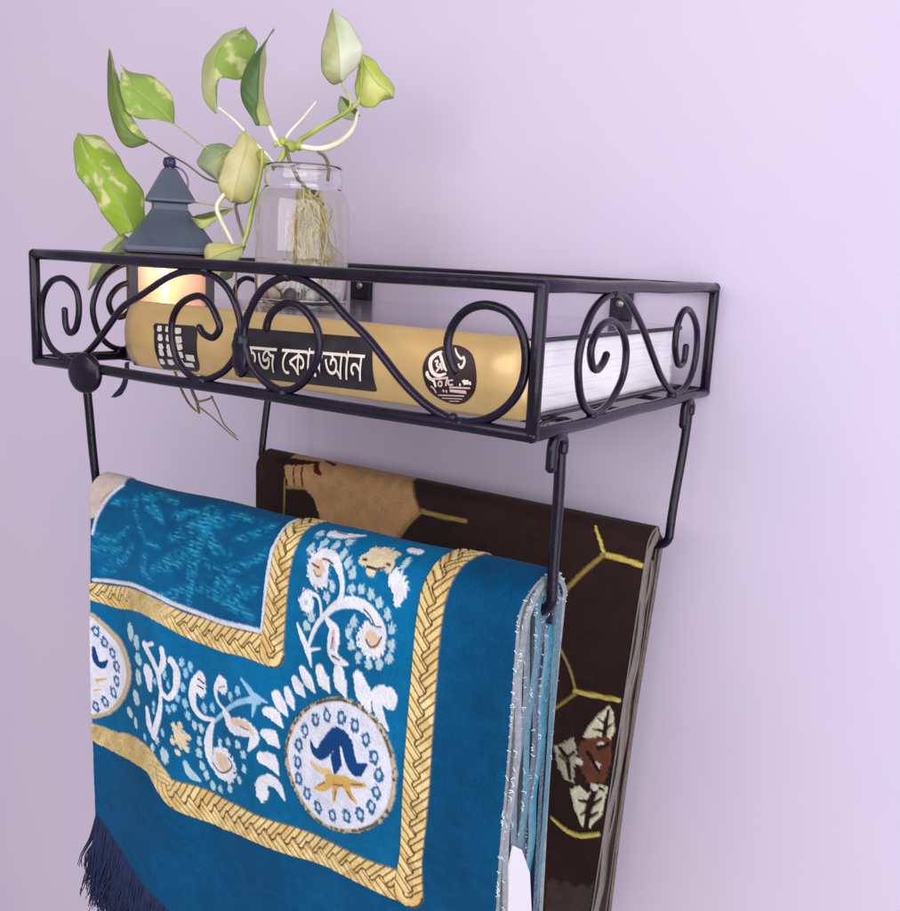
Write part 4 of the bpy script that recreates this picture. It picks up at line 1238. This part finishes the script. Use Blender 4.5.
nt.links.new(pb.outputs[0], m1.inputs[1]); nt.links.new(tl.outputs[0], m1.inputs[2])
nt.links.new(m1.outputs[0], m2.inputs[1]); nt.links.new(tp_.outputs[0], m2.inputs[2])
nt.links.new(m2.outputs[0], nt.nodes['Material Output'].inputs['Surface'])
for ax, sg in (('x', 1), ('x', -1), ('y', 1), ('y', -1)):
    b = bmesh.new()
    e = 0.0005
    zb, zt = 0.008, hz(265.5)
    if ax == 'x': q = [(sg * (hx - 0.003) + e, -hy + 0.0061), (sg * (hx - 0.003) + e, hy - 0.0061), (sg * (hx - 0.003) - e, hy - 0.0061), (sg * (hx - 0.003) - e, -hy + 0.0061)]
    else: q = [(-hx + 0.0061, sg * (hy - 0.003) + e), (hx - 0.0061, sg * (hy - 0.003) + e), (hx - 0.0061, sg * (hy - 0.003) - e), (-hx + 0.0061, sg * (hy - 0.003) - e)]
    V0 = [b.verts.new(lp(*p, zb)) for p in q]; V1 = [b.verts.new(lp(*p, zt)) for p in q]
    for k in range(4): b.faces.new((V0[k], V0[(k + 1) % 4], V1[(k + 1) % 4], V1[k]))
    b.faces.new(V0[::-1]); b.faces.new(V1)
    link('glass_pane', b, PANE, lant, sm=False)
cand = thing('candle', 'glowing cream candle burning inside the slate blue lantern', 'candle', tuple(lp(0, 0.004, 0.008)))
b = bmesh.new()
cc = lp(0, -0.004, 0)
lathe(b, [(0.0005, 0.0082), (0.0092, 0.0082), (0.0096, 0.012), (0.0096, 0.040), (0.0088, 0.0425), (0.0060, 0.0415), (0.0006, 0.0405)], 24, (cc.x, cc.y))
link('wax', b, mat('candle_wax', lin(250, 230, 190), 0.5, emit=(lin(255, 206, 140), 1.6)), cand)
b = bmesh.new()
lathe(b, [(0.0003, 0.0412), (0.0024, 0.0440), (0.0036, 0.0490), (0.0026, 0.0560), (0.0004, 0.0640)], 16, (cc.x, cc.y))
link('flame', b, mat('flame', lin(255, 214, 140), 0.5, emit=(lin(255, 200, 110), 22.0)), cand)
ld_ = bpy.data.lights.new('candle_light', 'POINT')
ld_.energy = 0.15
ld_.color = (1.0, 0.78, 0.54)
ld_.shadow_soft_size = 0.006
lo_ = bpy.data.objects.new('candle_light', ld_)
C.objects.link(lo_)
lo_.location = (cc.x, cc.y, 0.0675)

# ------------------------------------------------------------------ glass jar, water, pebbles
JB = 0.0440
JP = Vector((0.1275, -0.135, JB))
JX, JY = JP.x, JP.y
for _ in range(30):
    e = to_px((JX, JY, 0.08))[0] - 302
    JX -= e * 0.0004
jd = dist_of((JX, JY, 0.08))
jk = jd / FPX
jz = lambda py: height_at(JX, JY, py)
jar = thing('glass_jar', 'clear wide mouthed glass jar of water standing on the book', 'jar', (JX, JY, JB))
R_ = [(46, None, JB), (46, 300, None), (46.5, 260, None), (46.5, 225, None), (45.5, 207, None), (43, 197, None), (38.5, 190, None), (36.5, 187, None), (38, 185, None), (38, 176, None), (36.8, 174, None), (37.6, 170, None), (37.6, 167, None)]
outer = [(r * jk, z if z is not None else jz(py)) for r, py, z in R_]
outer[0] = (44.5 * jk, JB + 0.0006)
outer.insert(1, (46 * jk, JB + 0.003))
tk = 0.0016
inner = [(max(r - tk, 0.002), max(z, JB + 0.0045)) for r, z in outer[2:]]
b = bmesh.new()
lathe(b, [(0.0005, JB + 0.0006)] + outer + [(outer[-1][0] - tk / 2, outer[-1][1] + 0.0008)] + inner[::-1] + [(44 * jk, JB + 0.0042), (0.0005, JB + 0.004)], 64)
for v in b.verts: v.co.x += JX; v.co.y += JY
GLASS = glass('jar_glass', (0.985, 0.985, 0.99), 1.45)
link('glass_body', b, GLASS, jar)
WATER = glass('jar_water', (0.96, 0.962, 0.88), 1.05)
b = bmesh.new()
wz = jz(192)
win_ = [(r + 0.0002, z) for r, z in inner if z < wz]
lathe(b, [(0.0005, JB + 0.0039), (44 * jk + 0.0001, JB + 0.0041)] + win_ + [(np.interp(wz, [z for r, z in inner], [r for r, z in inner]) + 0.0002, wz), (0.0005, wz - 0.0002)], 64)
for v in b.verts: v.co.x += JX; v.co.y += JY
wo = link('water', b, WATER)
wo['kind'] = 'stuff'
PBC = [('orange', (206, 140, 104)), ('cream', (232, 220, 206)), ('rust brown', (150, 90, 76)), ('white', (240, 238, 236)), ('blue grey', (132, 152, 176)), ('dark grey', (92, 84, 92)), ('pink', (222, 178, 168)), ('yellow green', (206, 214, 110))]
pm = {n: mat('pebble_' + n.replace(' ', '_'), lin(*c), 0.45, noise=(160, lin(*[max(0, v - 34) for v in c]), 0.4, 0.75)) for n, c in PBC}
spots = [(264, 300, 'orange', 8), (276, 292, 'rust brown', 8.5), (271, 306, 'cream', 6.5), (283, 306, 'pink', 6), (290, 294, 'dark grey', 8), (302, 298, 'white', 8), (314, 301, 'blue grey', 7.5), (297, 307, 'rust brown', 6), (310, 310, 'cream', 6), (327, 300, 'yellow green', 7), (338, 304, 'white', 6), (320, 311, 'dark grey', 5.5), (281, 283, 'cream', 5.5), (306, 286, 'blue grey', 6), (334, 310, 'pink', 5.5), (258, 309, 'dark grey', 5)]
for i, (px, py, n_, r_) in enumerate(spots):
    off = [-0.010, 0.006, -0.016, 0.012, -0.002, 0.016][i % 6]
    p = at_dist(px, py, jd + off)
    rr_ = r_ * jk
    dxy = Vector((p.x - JX, p.y - JY)); lim = 43.5 * jk - rr_
    if dxy.length > lim: dxy *= lim / dxy.length
    p = Vector((JX + dxy.x, JY + dxy.y, max(p.z, JB + 0.0045 + rr_ * 0.8)))
    b = bmesh.new()
    blob(b, (0, 0, 0), (rr_, rr_ * 0.9, rr_ * 0.78), 100 + i, 0.16, 3)
    o = link('pebble', b, pm[n_])
    o.location = p
    where = {0: 'at the left', 1: 'left of the middle', 2: 'in the middle', 3: 'towards the right', 4: 'at the right'}[min(4, max(0, int((px - 255) / 18)))]
    row = 'upper layer' if py < 296 else ('middle layer' if py < 305 else 'bottom layer')
    tag(o, f'{n_} pebble {where} of the glass jar, {row} of pebbles', 'pebble', 'pebbles in the glass jar')

# ------------------------------------------------------------------ pothos plant
plant = thing('pothos_plant', 'pothos cutting with green and cream variegated leaves growing out of the glass jar', 'plant', (JX, JY, jz(180)))
def leaf_mat(n, c1, c2, sc, lo, hi, tr=0.4):
    m = mat('leaf_' + n, lin(*c1), 0.38, noise=(sc, lin(*c2), lo, hi), bump=(90, 0.25, 0.001), spec=0.45, trans=tr)
    return m
LM = {
 'lime': leaf_mat('lime', (180, 212, 76), (240, 240, 184), 52, 0.545, 0.60),
 'green': leaf_mat('green', (166, 196, 94), (226, 230, 164), 56, 0.545, 0.61),
 'olive': leaf_mat('olive', (128, 152, 70), (98, 118, 62), 40, 0.4, 0.65),
 'dark': leaf_mat('dark', (66, 100, 46), (92, 124, 62), 36, 0.4, 0.65, 0.12),
 'pale': leaf_mat('pale', (196, 206, 138), (226, 226, 186), 26, 0.40, 0.66),
 'white': leaf_mat('white', (238, 244, 222), (206, 222, 168), 30, 0.50, 0.74),
 'cream': leaf_mat('cream', (222, 218, 132), (234, 230, 180), 26, 0.36, 0.66),
 'yellow': leaf_mat('yellow', (206, 222, 92), (232, 236, 156), 34, 0.40, 0.66),
 'sage': leaf_mat('sage', (148, 172, 122), (182, 196, 160), 30, 0.40, 0.66),
}
def resample(P, n):
    P = smooth(P, 8)
    L = [0]
    for a, b_ in zip(P, P[1:]): L.append(L[-1] + (b_ - a).length)
    out = []
    for i in range(n):
        t = L[-1] * i / (n - 1)
        k = min(max(int(np.searchsorted(L, t)), 1), len(P) - 1)
        s_ = (t - L[k - 1]) / max(L[k] - L[k - 1], 1e-9)
        out.append(P[k - 1].lerp(P[k], s_))
    return out
def leaf(label, ml, mr, left, mid, right, dd, n=44):
    """left edge, midrib and right edge, each traced tip to base; dd = how far each stands behind the jar's axis (tip, base) per line"""
    lines = []
    for pts, (d0, d1) in zip((left, mid, right), dd):
        m_ = len(pts)
        P = [at_dist(px, py, jd + d0 + (d1 - d0) * i / (m_ - 1)) for i, (px, py) in enumerate(pts)]
        for p in P: p.y = min(p.y, -0.006)
        lines.append(resample(P, n))
    L, M, R = lines
    b = bmesh.new()
    nh = 9
    rows = []
    rs_ = random.Random(len(label) * 31 + int(mid[0][0]))
    ph = rs_.uniform(0, 6)
    back = (RM @ Vector((0, 0, -1))).normalized()
    for i in range(n):
        row = []
        for k in range(-nh, nh + 1):
            f = abs(k) / nh
            e = (L if k < 0 else R)[i]
            p = M[i].lerp(e, f)
            wdt = (e - M[i]).length
            p += back * (-0.22 * wdt * f * (1 - f) * 1.6 + 0.10 * wdt * math.sin(i * 0.42 + ph + k * 0.2) * f ** 1.5 + 0.035 * wdt * math.sin(i * 0.23 + ph * 2) * f)
            p += back * 0.00022 * math.sin((i * 1.0 + abs(k) * 1.1) * 1.25) * min(1, 3 * f)
            row.append(b.verts.new(p))
        rows.append(row)
    for A, B in zip(rows, rows[1:]):
        for k in range(2 * nh):
            f = b.faces.new((A[k], A[k + 1], B[k + 1], B[k]))
            f.material_index = 0 if k < nh else 1
    bmesh.ops.remove_doubles(b, verts=b.verts, dist=0.00005)
    o = link('leaf', b, [LM[ml], LM[mr]], plant)
    s_ = o.modifiers.new('thickness', 'SOLIDIFY'); s_.thickness = 0.0004; s_.offset = 0
    o['label'] = label
    # pale midrib
    b = bmesh.new()
    front = -back
    tube(b, [p + front * 0.0004 for p in M[1:-1]], [0.0002, 0.0006], 6)
    link('midrib', b, LM['pale'] if ml in ('lime', 'green', 'pale', 'cream', 'white', 'yellow', 'sage') else LM['olive'], o)
    return o
leaf('lime green leaf with cream streaks beside the lantern', 'lime', 'lime',
     [(79, 134), (74, 150), (76, 172), (92, 194), (103, 214), (119, 236)], [(79, 134), (88, 158), (104, 178), (118, 196), (126, 212), (134, 232)], [(79, 134), (100, 137), (114, 150), (126, 170), (142, 190), (146, 222)],
     ((.045, .05), (.03, .045), (.05, .06)))
leaf('pale green leaf hanging behind the top rail', 'pale', 'sage',
     [(88, 290), (90, 272), (102, 250), (122, 232)], [(88, 290), (98, 270), (112, 250), (126, 236)], [(88, 290), (106, 276), (122, 258), (134, 240)], ((.06, .06), (.05, .055), (.06, .06)))
leaf('narrow folded green leaf at upper left', 'olive', 'green',
     [(110, 50), (107, 82), (110, 112), (117, 134), (129, 148), (150, 142)], [(110, 50), (114, 84), (119, 110), (126, 126), (136, 136), (150, 142)], [(110, 50), (120, 84), (126, 106), (133, 119), (142, 133), (150, 142)],
     ((.02, .02), (.01, .02), (.025, .02)))
leaf('broad green leaf at upper left', 'green', 'green',
     [(122, 66), (129, 72), (146, 74), (161, 83), (173, 98), (174, 124)], [(122, 66), (130, 84), (142, 94), (154, 104), (165, 114), (174, 124)], [(122, 66), (120, 88), (126, 110), (138, 119), (154, 119), (174, 124)],
     ((.03, .03), (.015, .025), (.012, .02)))
leaf('curled green leaf at top centre', 'pale', 'green',
     [(246, 28), (222, 37), (207, 55), (201, 80), (206, 103), (216, 114)], [(246, 28), (226, 42), (216, 56), (214, 76), (215, 96), (217, 114)], [(246, 28), (258, 44), (252, 62), (240, 80), (219, 79), (217, 114)],
     ((.03, .0), (.01, -.005), (.035, .0)))
leaf('dark green folded leaf at top centre', 'dark', 'pale',
     [(274, 29), (254, 56), (242, 76), (242, 100), (252, 118), (256, 126)], [(274, 29), (262, 52), (259, 76), (258, 100), (256, 112), (260, 126)], [(274, 29), (266, 46), (266, 66), (263, 92), (268, 112), (272, 126)],
     ((-.01, -.005), (-.02, -.005), (.0, .0)))
leaf('white variegated leaf at top right', 'pale', 'white',
     [(333, 9), (325, 34), (321, 56), (323, 74), (332, 84), (340, 82)], [(333, 9), (337, 34), (339, 54), (340, 70), (341, 78), (343, 82)], [(333, 9), (350, 24), (363, 46), (360, 62), (350, 74), (343, 82)],
     ((-.01, .0), (-.022, -.01), (-.006, .0)))
leaf('yellow green leaf below the white leaf at right', 'yellow', 'yellow',
     [(394, 98), (382, 101), (374, 108), (360, 104), (355, 90), (357, 74), (362, 54)], [(394, 98), (386, 90), (378, 84), (372, 76), (366, 66), (362, 54)], [(394, 98), (394, 86), (385, 76), (375, 62), (368, 56), (362, 54)],
     ((.01, .01), (.0, .005), (.015, .01)))
leaf('small sage leaf behind the right stems', 'sage', 'olive',
     [(340, 96), (338, 108), (343, 118), (354, 121)], [(340, 96), (346, 106), (352, 114), (358, 118)], [(340, 96), (349, 101), (357, 110), (360, 116)], ((.02, .02), (.015, .02), (.02, .02)))
leaf('large cream yellow leaf left of the jar', 'cream', 'cream',
     [(231, 203), (220, 190), (221, 168), (231, 150), (239, 137), (245, 130)], [(231, 203), (236, 186), (241, 166), (246, 150), (247, 140), (245, 130)], [(231, 203), (248, 203), (257, 186), (262, 166), (258, 145), (245, 130)],
     ((-.01, .0), (-.02, -.005), (-.005, .0)))
leaf('grey green oval leaf left of the cream leaf', 'sage', 'pale',
     [(219, 182), (205, 172), (197, 162), (204, 149), (220, 143), (233, 149)], [(219, 182), (214, 172), (214, 162), (220, 155), (226, 152), (233, 149)], [(219, 182), (224, 174), (230, 166), (233, 160), (234, 154), (233, 149)],
     ((.015, .015), (.005, .01), (.015, .015)))
leaf('olive leaf tucked beside the lantern roof', 'yellow', 'olive',
     [(190, 218), (197, 226), (204, 229), (214, 222), (233, 209)], [(190, 218), (202, 220), (212, 218), (222, 214), (233, 209)], [(190, 218), (202, 214), (213, 212), (222, 210), (233, 209)], ((.02, .01), (.012, .01), (.02, .01)))
leaf('curled cream leaf behind the top rail', 'cream', 'pale',
     [(206, 262), (204, 252), (211, 243), (226, 243), (245, 246)], [(206, 262), (216, 256), (226, 252), (236, 249), (245, 246)], [(206, 262), (222, 266), (234, 262), (242, 256), (245, 246)], ((.01, .0), (-.004, .0), (.0, .0)))
leaf('pale green leaf seen through the front rail', 'yellow', 'sage',
     [(218, 282), (208, 268), (214, 258), (232, 250)], [(218, 282), (221, 272), (227, 262), (232, 250)], [(218, 282), (231, 278), (234, 264), (232, 250)], ((.03, .02), (.02, .02), (.03, .02)))
def stem(name, pts, r, m, dd=(0, 0)):
    n_ = len(pts)
    P = [at_dist(px, py, jd + dd[0] + (dd[1] - dd[0]) * i / (n_ - 1)) for i, (px, py) in enumerate(pts)]
    for p in P: p.y = min(p.y, -0.004)
    b = bmesh.new()
    tube(b, smooth(P, 6), [v * jk for v in r], 8)
    return link(name, b, m, plant)
SW = mat('stem_white', lin(236, 232, 214), 0.45, noise=(80, lin(214, 212, 170), 0.4, 0.7))
SG = mat('stem_green', lin(176, 190, 92), 0.45, noise=(70, lin(140, 150, 60), 0.4, 0.7))
SB = mat('stem_brown', lin(96, 84, 58), 0.6, noise=(80, lin(128, 116, 70), 0.4, 0.7))
stem('stem', [(316, 102), (303, 118), (290, 132), (284, 142)], [1.2, 1.6], SW, (.01, 0))
stem('stem', [(362, 54), (360, 96), (352, 108), (330, 122), (300, 140)], [1.2, 2.2, 2.4], SG, (.0, 0))
stem('stem', [(358, 112), (352, 130), (338, 143), (320, 149), (302, 147)], [1.6, 3.0, 3.0], SW, (.015, -.005))
stem('stem', [(341, 82), (350, 100), (346, 112), (318, 128), (298, 142)], [1.0, 1.8], SG, (-.005, 0))
stem('stem', [(263, 118), (270, 128), (276, 140), (282, 146)], [2.2, 2.0], SW, (0, 0))
stem('stem', [(219, 108), (236, 122), (254, 142), (268, 156), (274, 164)], [1.1, 1.5, 1.6], SW, (-.005, 0))
stem('stem', [(174, 124), (190, 136), (206, 148), (226, 158), (250, 166), (272, 168)], [0.7, 1.0], SG, (.02, .0))
stem('stem', [(150, 142), (168, 154), (186, 164), (205, 178), (222, 184)], [0.9, 1.1], SB, (.02, .01))
stem('stem', [(262, 150), (262, 166), (258, 185), (252, 210), (248, 230), (243, 246)], [2.0, 1.8, 2.0, 2.4, 2.4, 2.0], SG, (-.01, -.005))
stem('stem', [(228, 190), (217, 206), (221, 220), (228, 234), (233, 244)], [2.2, 2.4, 1.6], SW, (-.01, -.005))
stem('stem', [(246, 202), (236, 205), (238, 218), (242, 232), (244, 238)], [1.3, 1.6, 1.4], SB, (-.006, -.005))
stem('stem', [(233, 209), (218, 206), (202, 203), (188, 202)], [0.8, 1.0], SG, (.01, .02))
stem('stem', [(245, 246), (238, 262), (236, 280), (237, 302)], [1.0, 1.0], SB, (0, 0))
stem('stem', [(318, 152), (325, 157), (329, 168), (328, 180)], [1.6, 1.8], SB, (-.005, .0))
stem('stem', [(272, 168), (268, 164), (262, 160), (259, 152)], [3.2, 3.6, 2.4], SG, (0, -.005))
stem('stem', [(286, 146), (290, 162), (299, 180), (312, 194), (322, 206)], [1.6, 2.0, 1.4], SB, (-.004, 0))
stem('stem', [(275, 166), (282, 158), (286, 148)], [2.4, 3.0], SG, (0, 0))
b = bmesh.new()
for (px, py, r_, sd) in ((282, 142, 5.5, 1), (290, 146, 6, 2), (298, 146, 5, 3), (276, 144, 3.5, 4)):
    blob(b, at_dist(px, py, jd), (r_ * jk, r_ * jk, r_ * jk * 0.7), sd, 0.2)
link('stem_node', b, SG, plant)
b = bmesh.new()
rs = random.Random(5)
RTM = mat('root_pale', lin(222, 210, 150), 0.6, noise=(60, lin(188, 170, 96), 0.4, 0.7))
zr0, zr1 = jz(205), jz(288)
for i in range(58):
    a = rs.uniform(-0.7, 1.3); 
    x_, y_ = JX + rs.uniform(-0.004, 0.024), JY + rs.uniform(-0.014, 0.012)
    P = [at_dist(rs.uniform(296, 322), rs.uniform(190, 204), jd + rs.uniform(-.006, .006))]
    zz = P[0].z
    n_ = rs.randint(4, 7)
    tx = rs.uniform(-0.006, 0.030); ty = rs.uniform(-0.012, 0.014)
    for k in range(1, n_ + 1):
        f = k / n_
        q_ = Vector((JX + tx * (0.5 + 0.5 * f) + rs.gauss(0, 0.0034), JY + ty * f + rs.gauss(0, 0.0022), zz + (zr1 - zz) * f * rs.uniform(0.75, 1.0)))
        dxy = Vector((q_.x - JX, q_.y - JY))
        if dxy.length > 40 * jk: dxy *= 40 * jk / dxy.length
        P.append(Vector((JX + dxy.x, JY + dxy.y, q_.z)))
    tube(b, smooth(P, 5), [rs.uniform(0.0004, 0.0010), 0.00025], 6)
link('roots', b, RTM, plant)
# dry tendrils dangling under the shelf floor
b = bmesh.new()
def dang(pts, r):
    P = [on_plane(px, py, 1, -0.19 + 0.004 * math.sin(i)) for i, (px, py) in enumerate(pts)]
    tube(b, smooth(P, 5), r, 6)
dang([(172, 362), (180, 386), (188, 402), (196, 411)], [0.0010, 0.0007]); dang([(186, 364), (192, 390), (197, 402), (199, 413)], [0.0014, 0.0009])
dang([(197, 402), (206, 400), (213, 397)], [0.0009, 0.0006]); dang([(198, 406), (212, 417), (226, 430), (238, 440)], [0.0006, 0.0004]); dang([(211, 396), (218, 410), (224, 424), (236, 436)], [0.0006, 0.0004])
tag(link('root_tendril', b, SB), 'thin dry root tendrils dangling below the shelf floor left of the rear rail', 'roots')
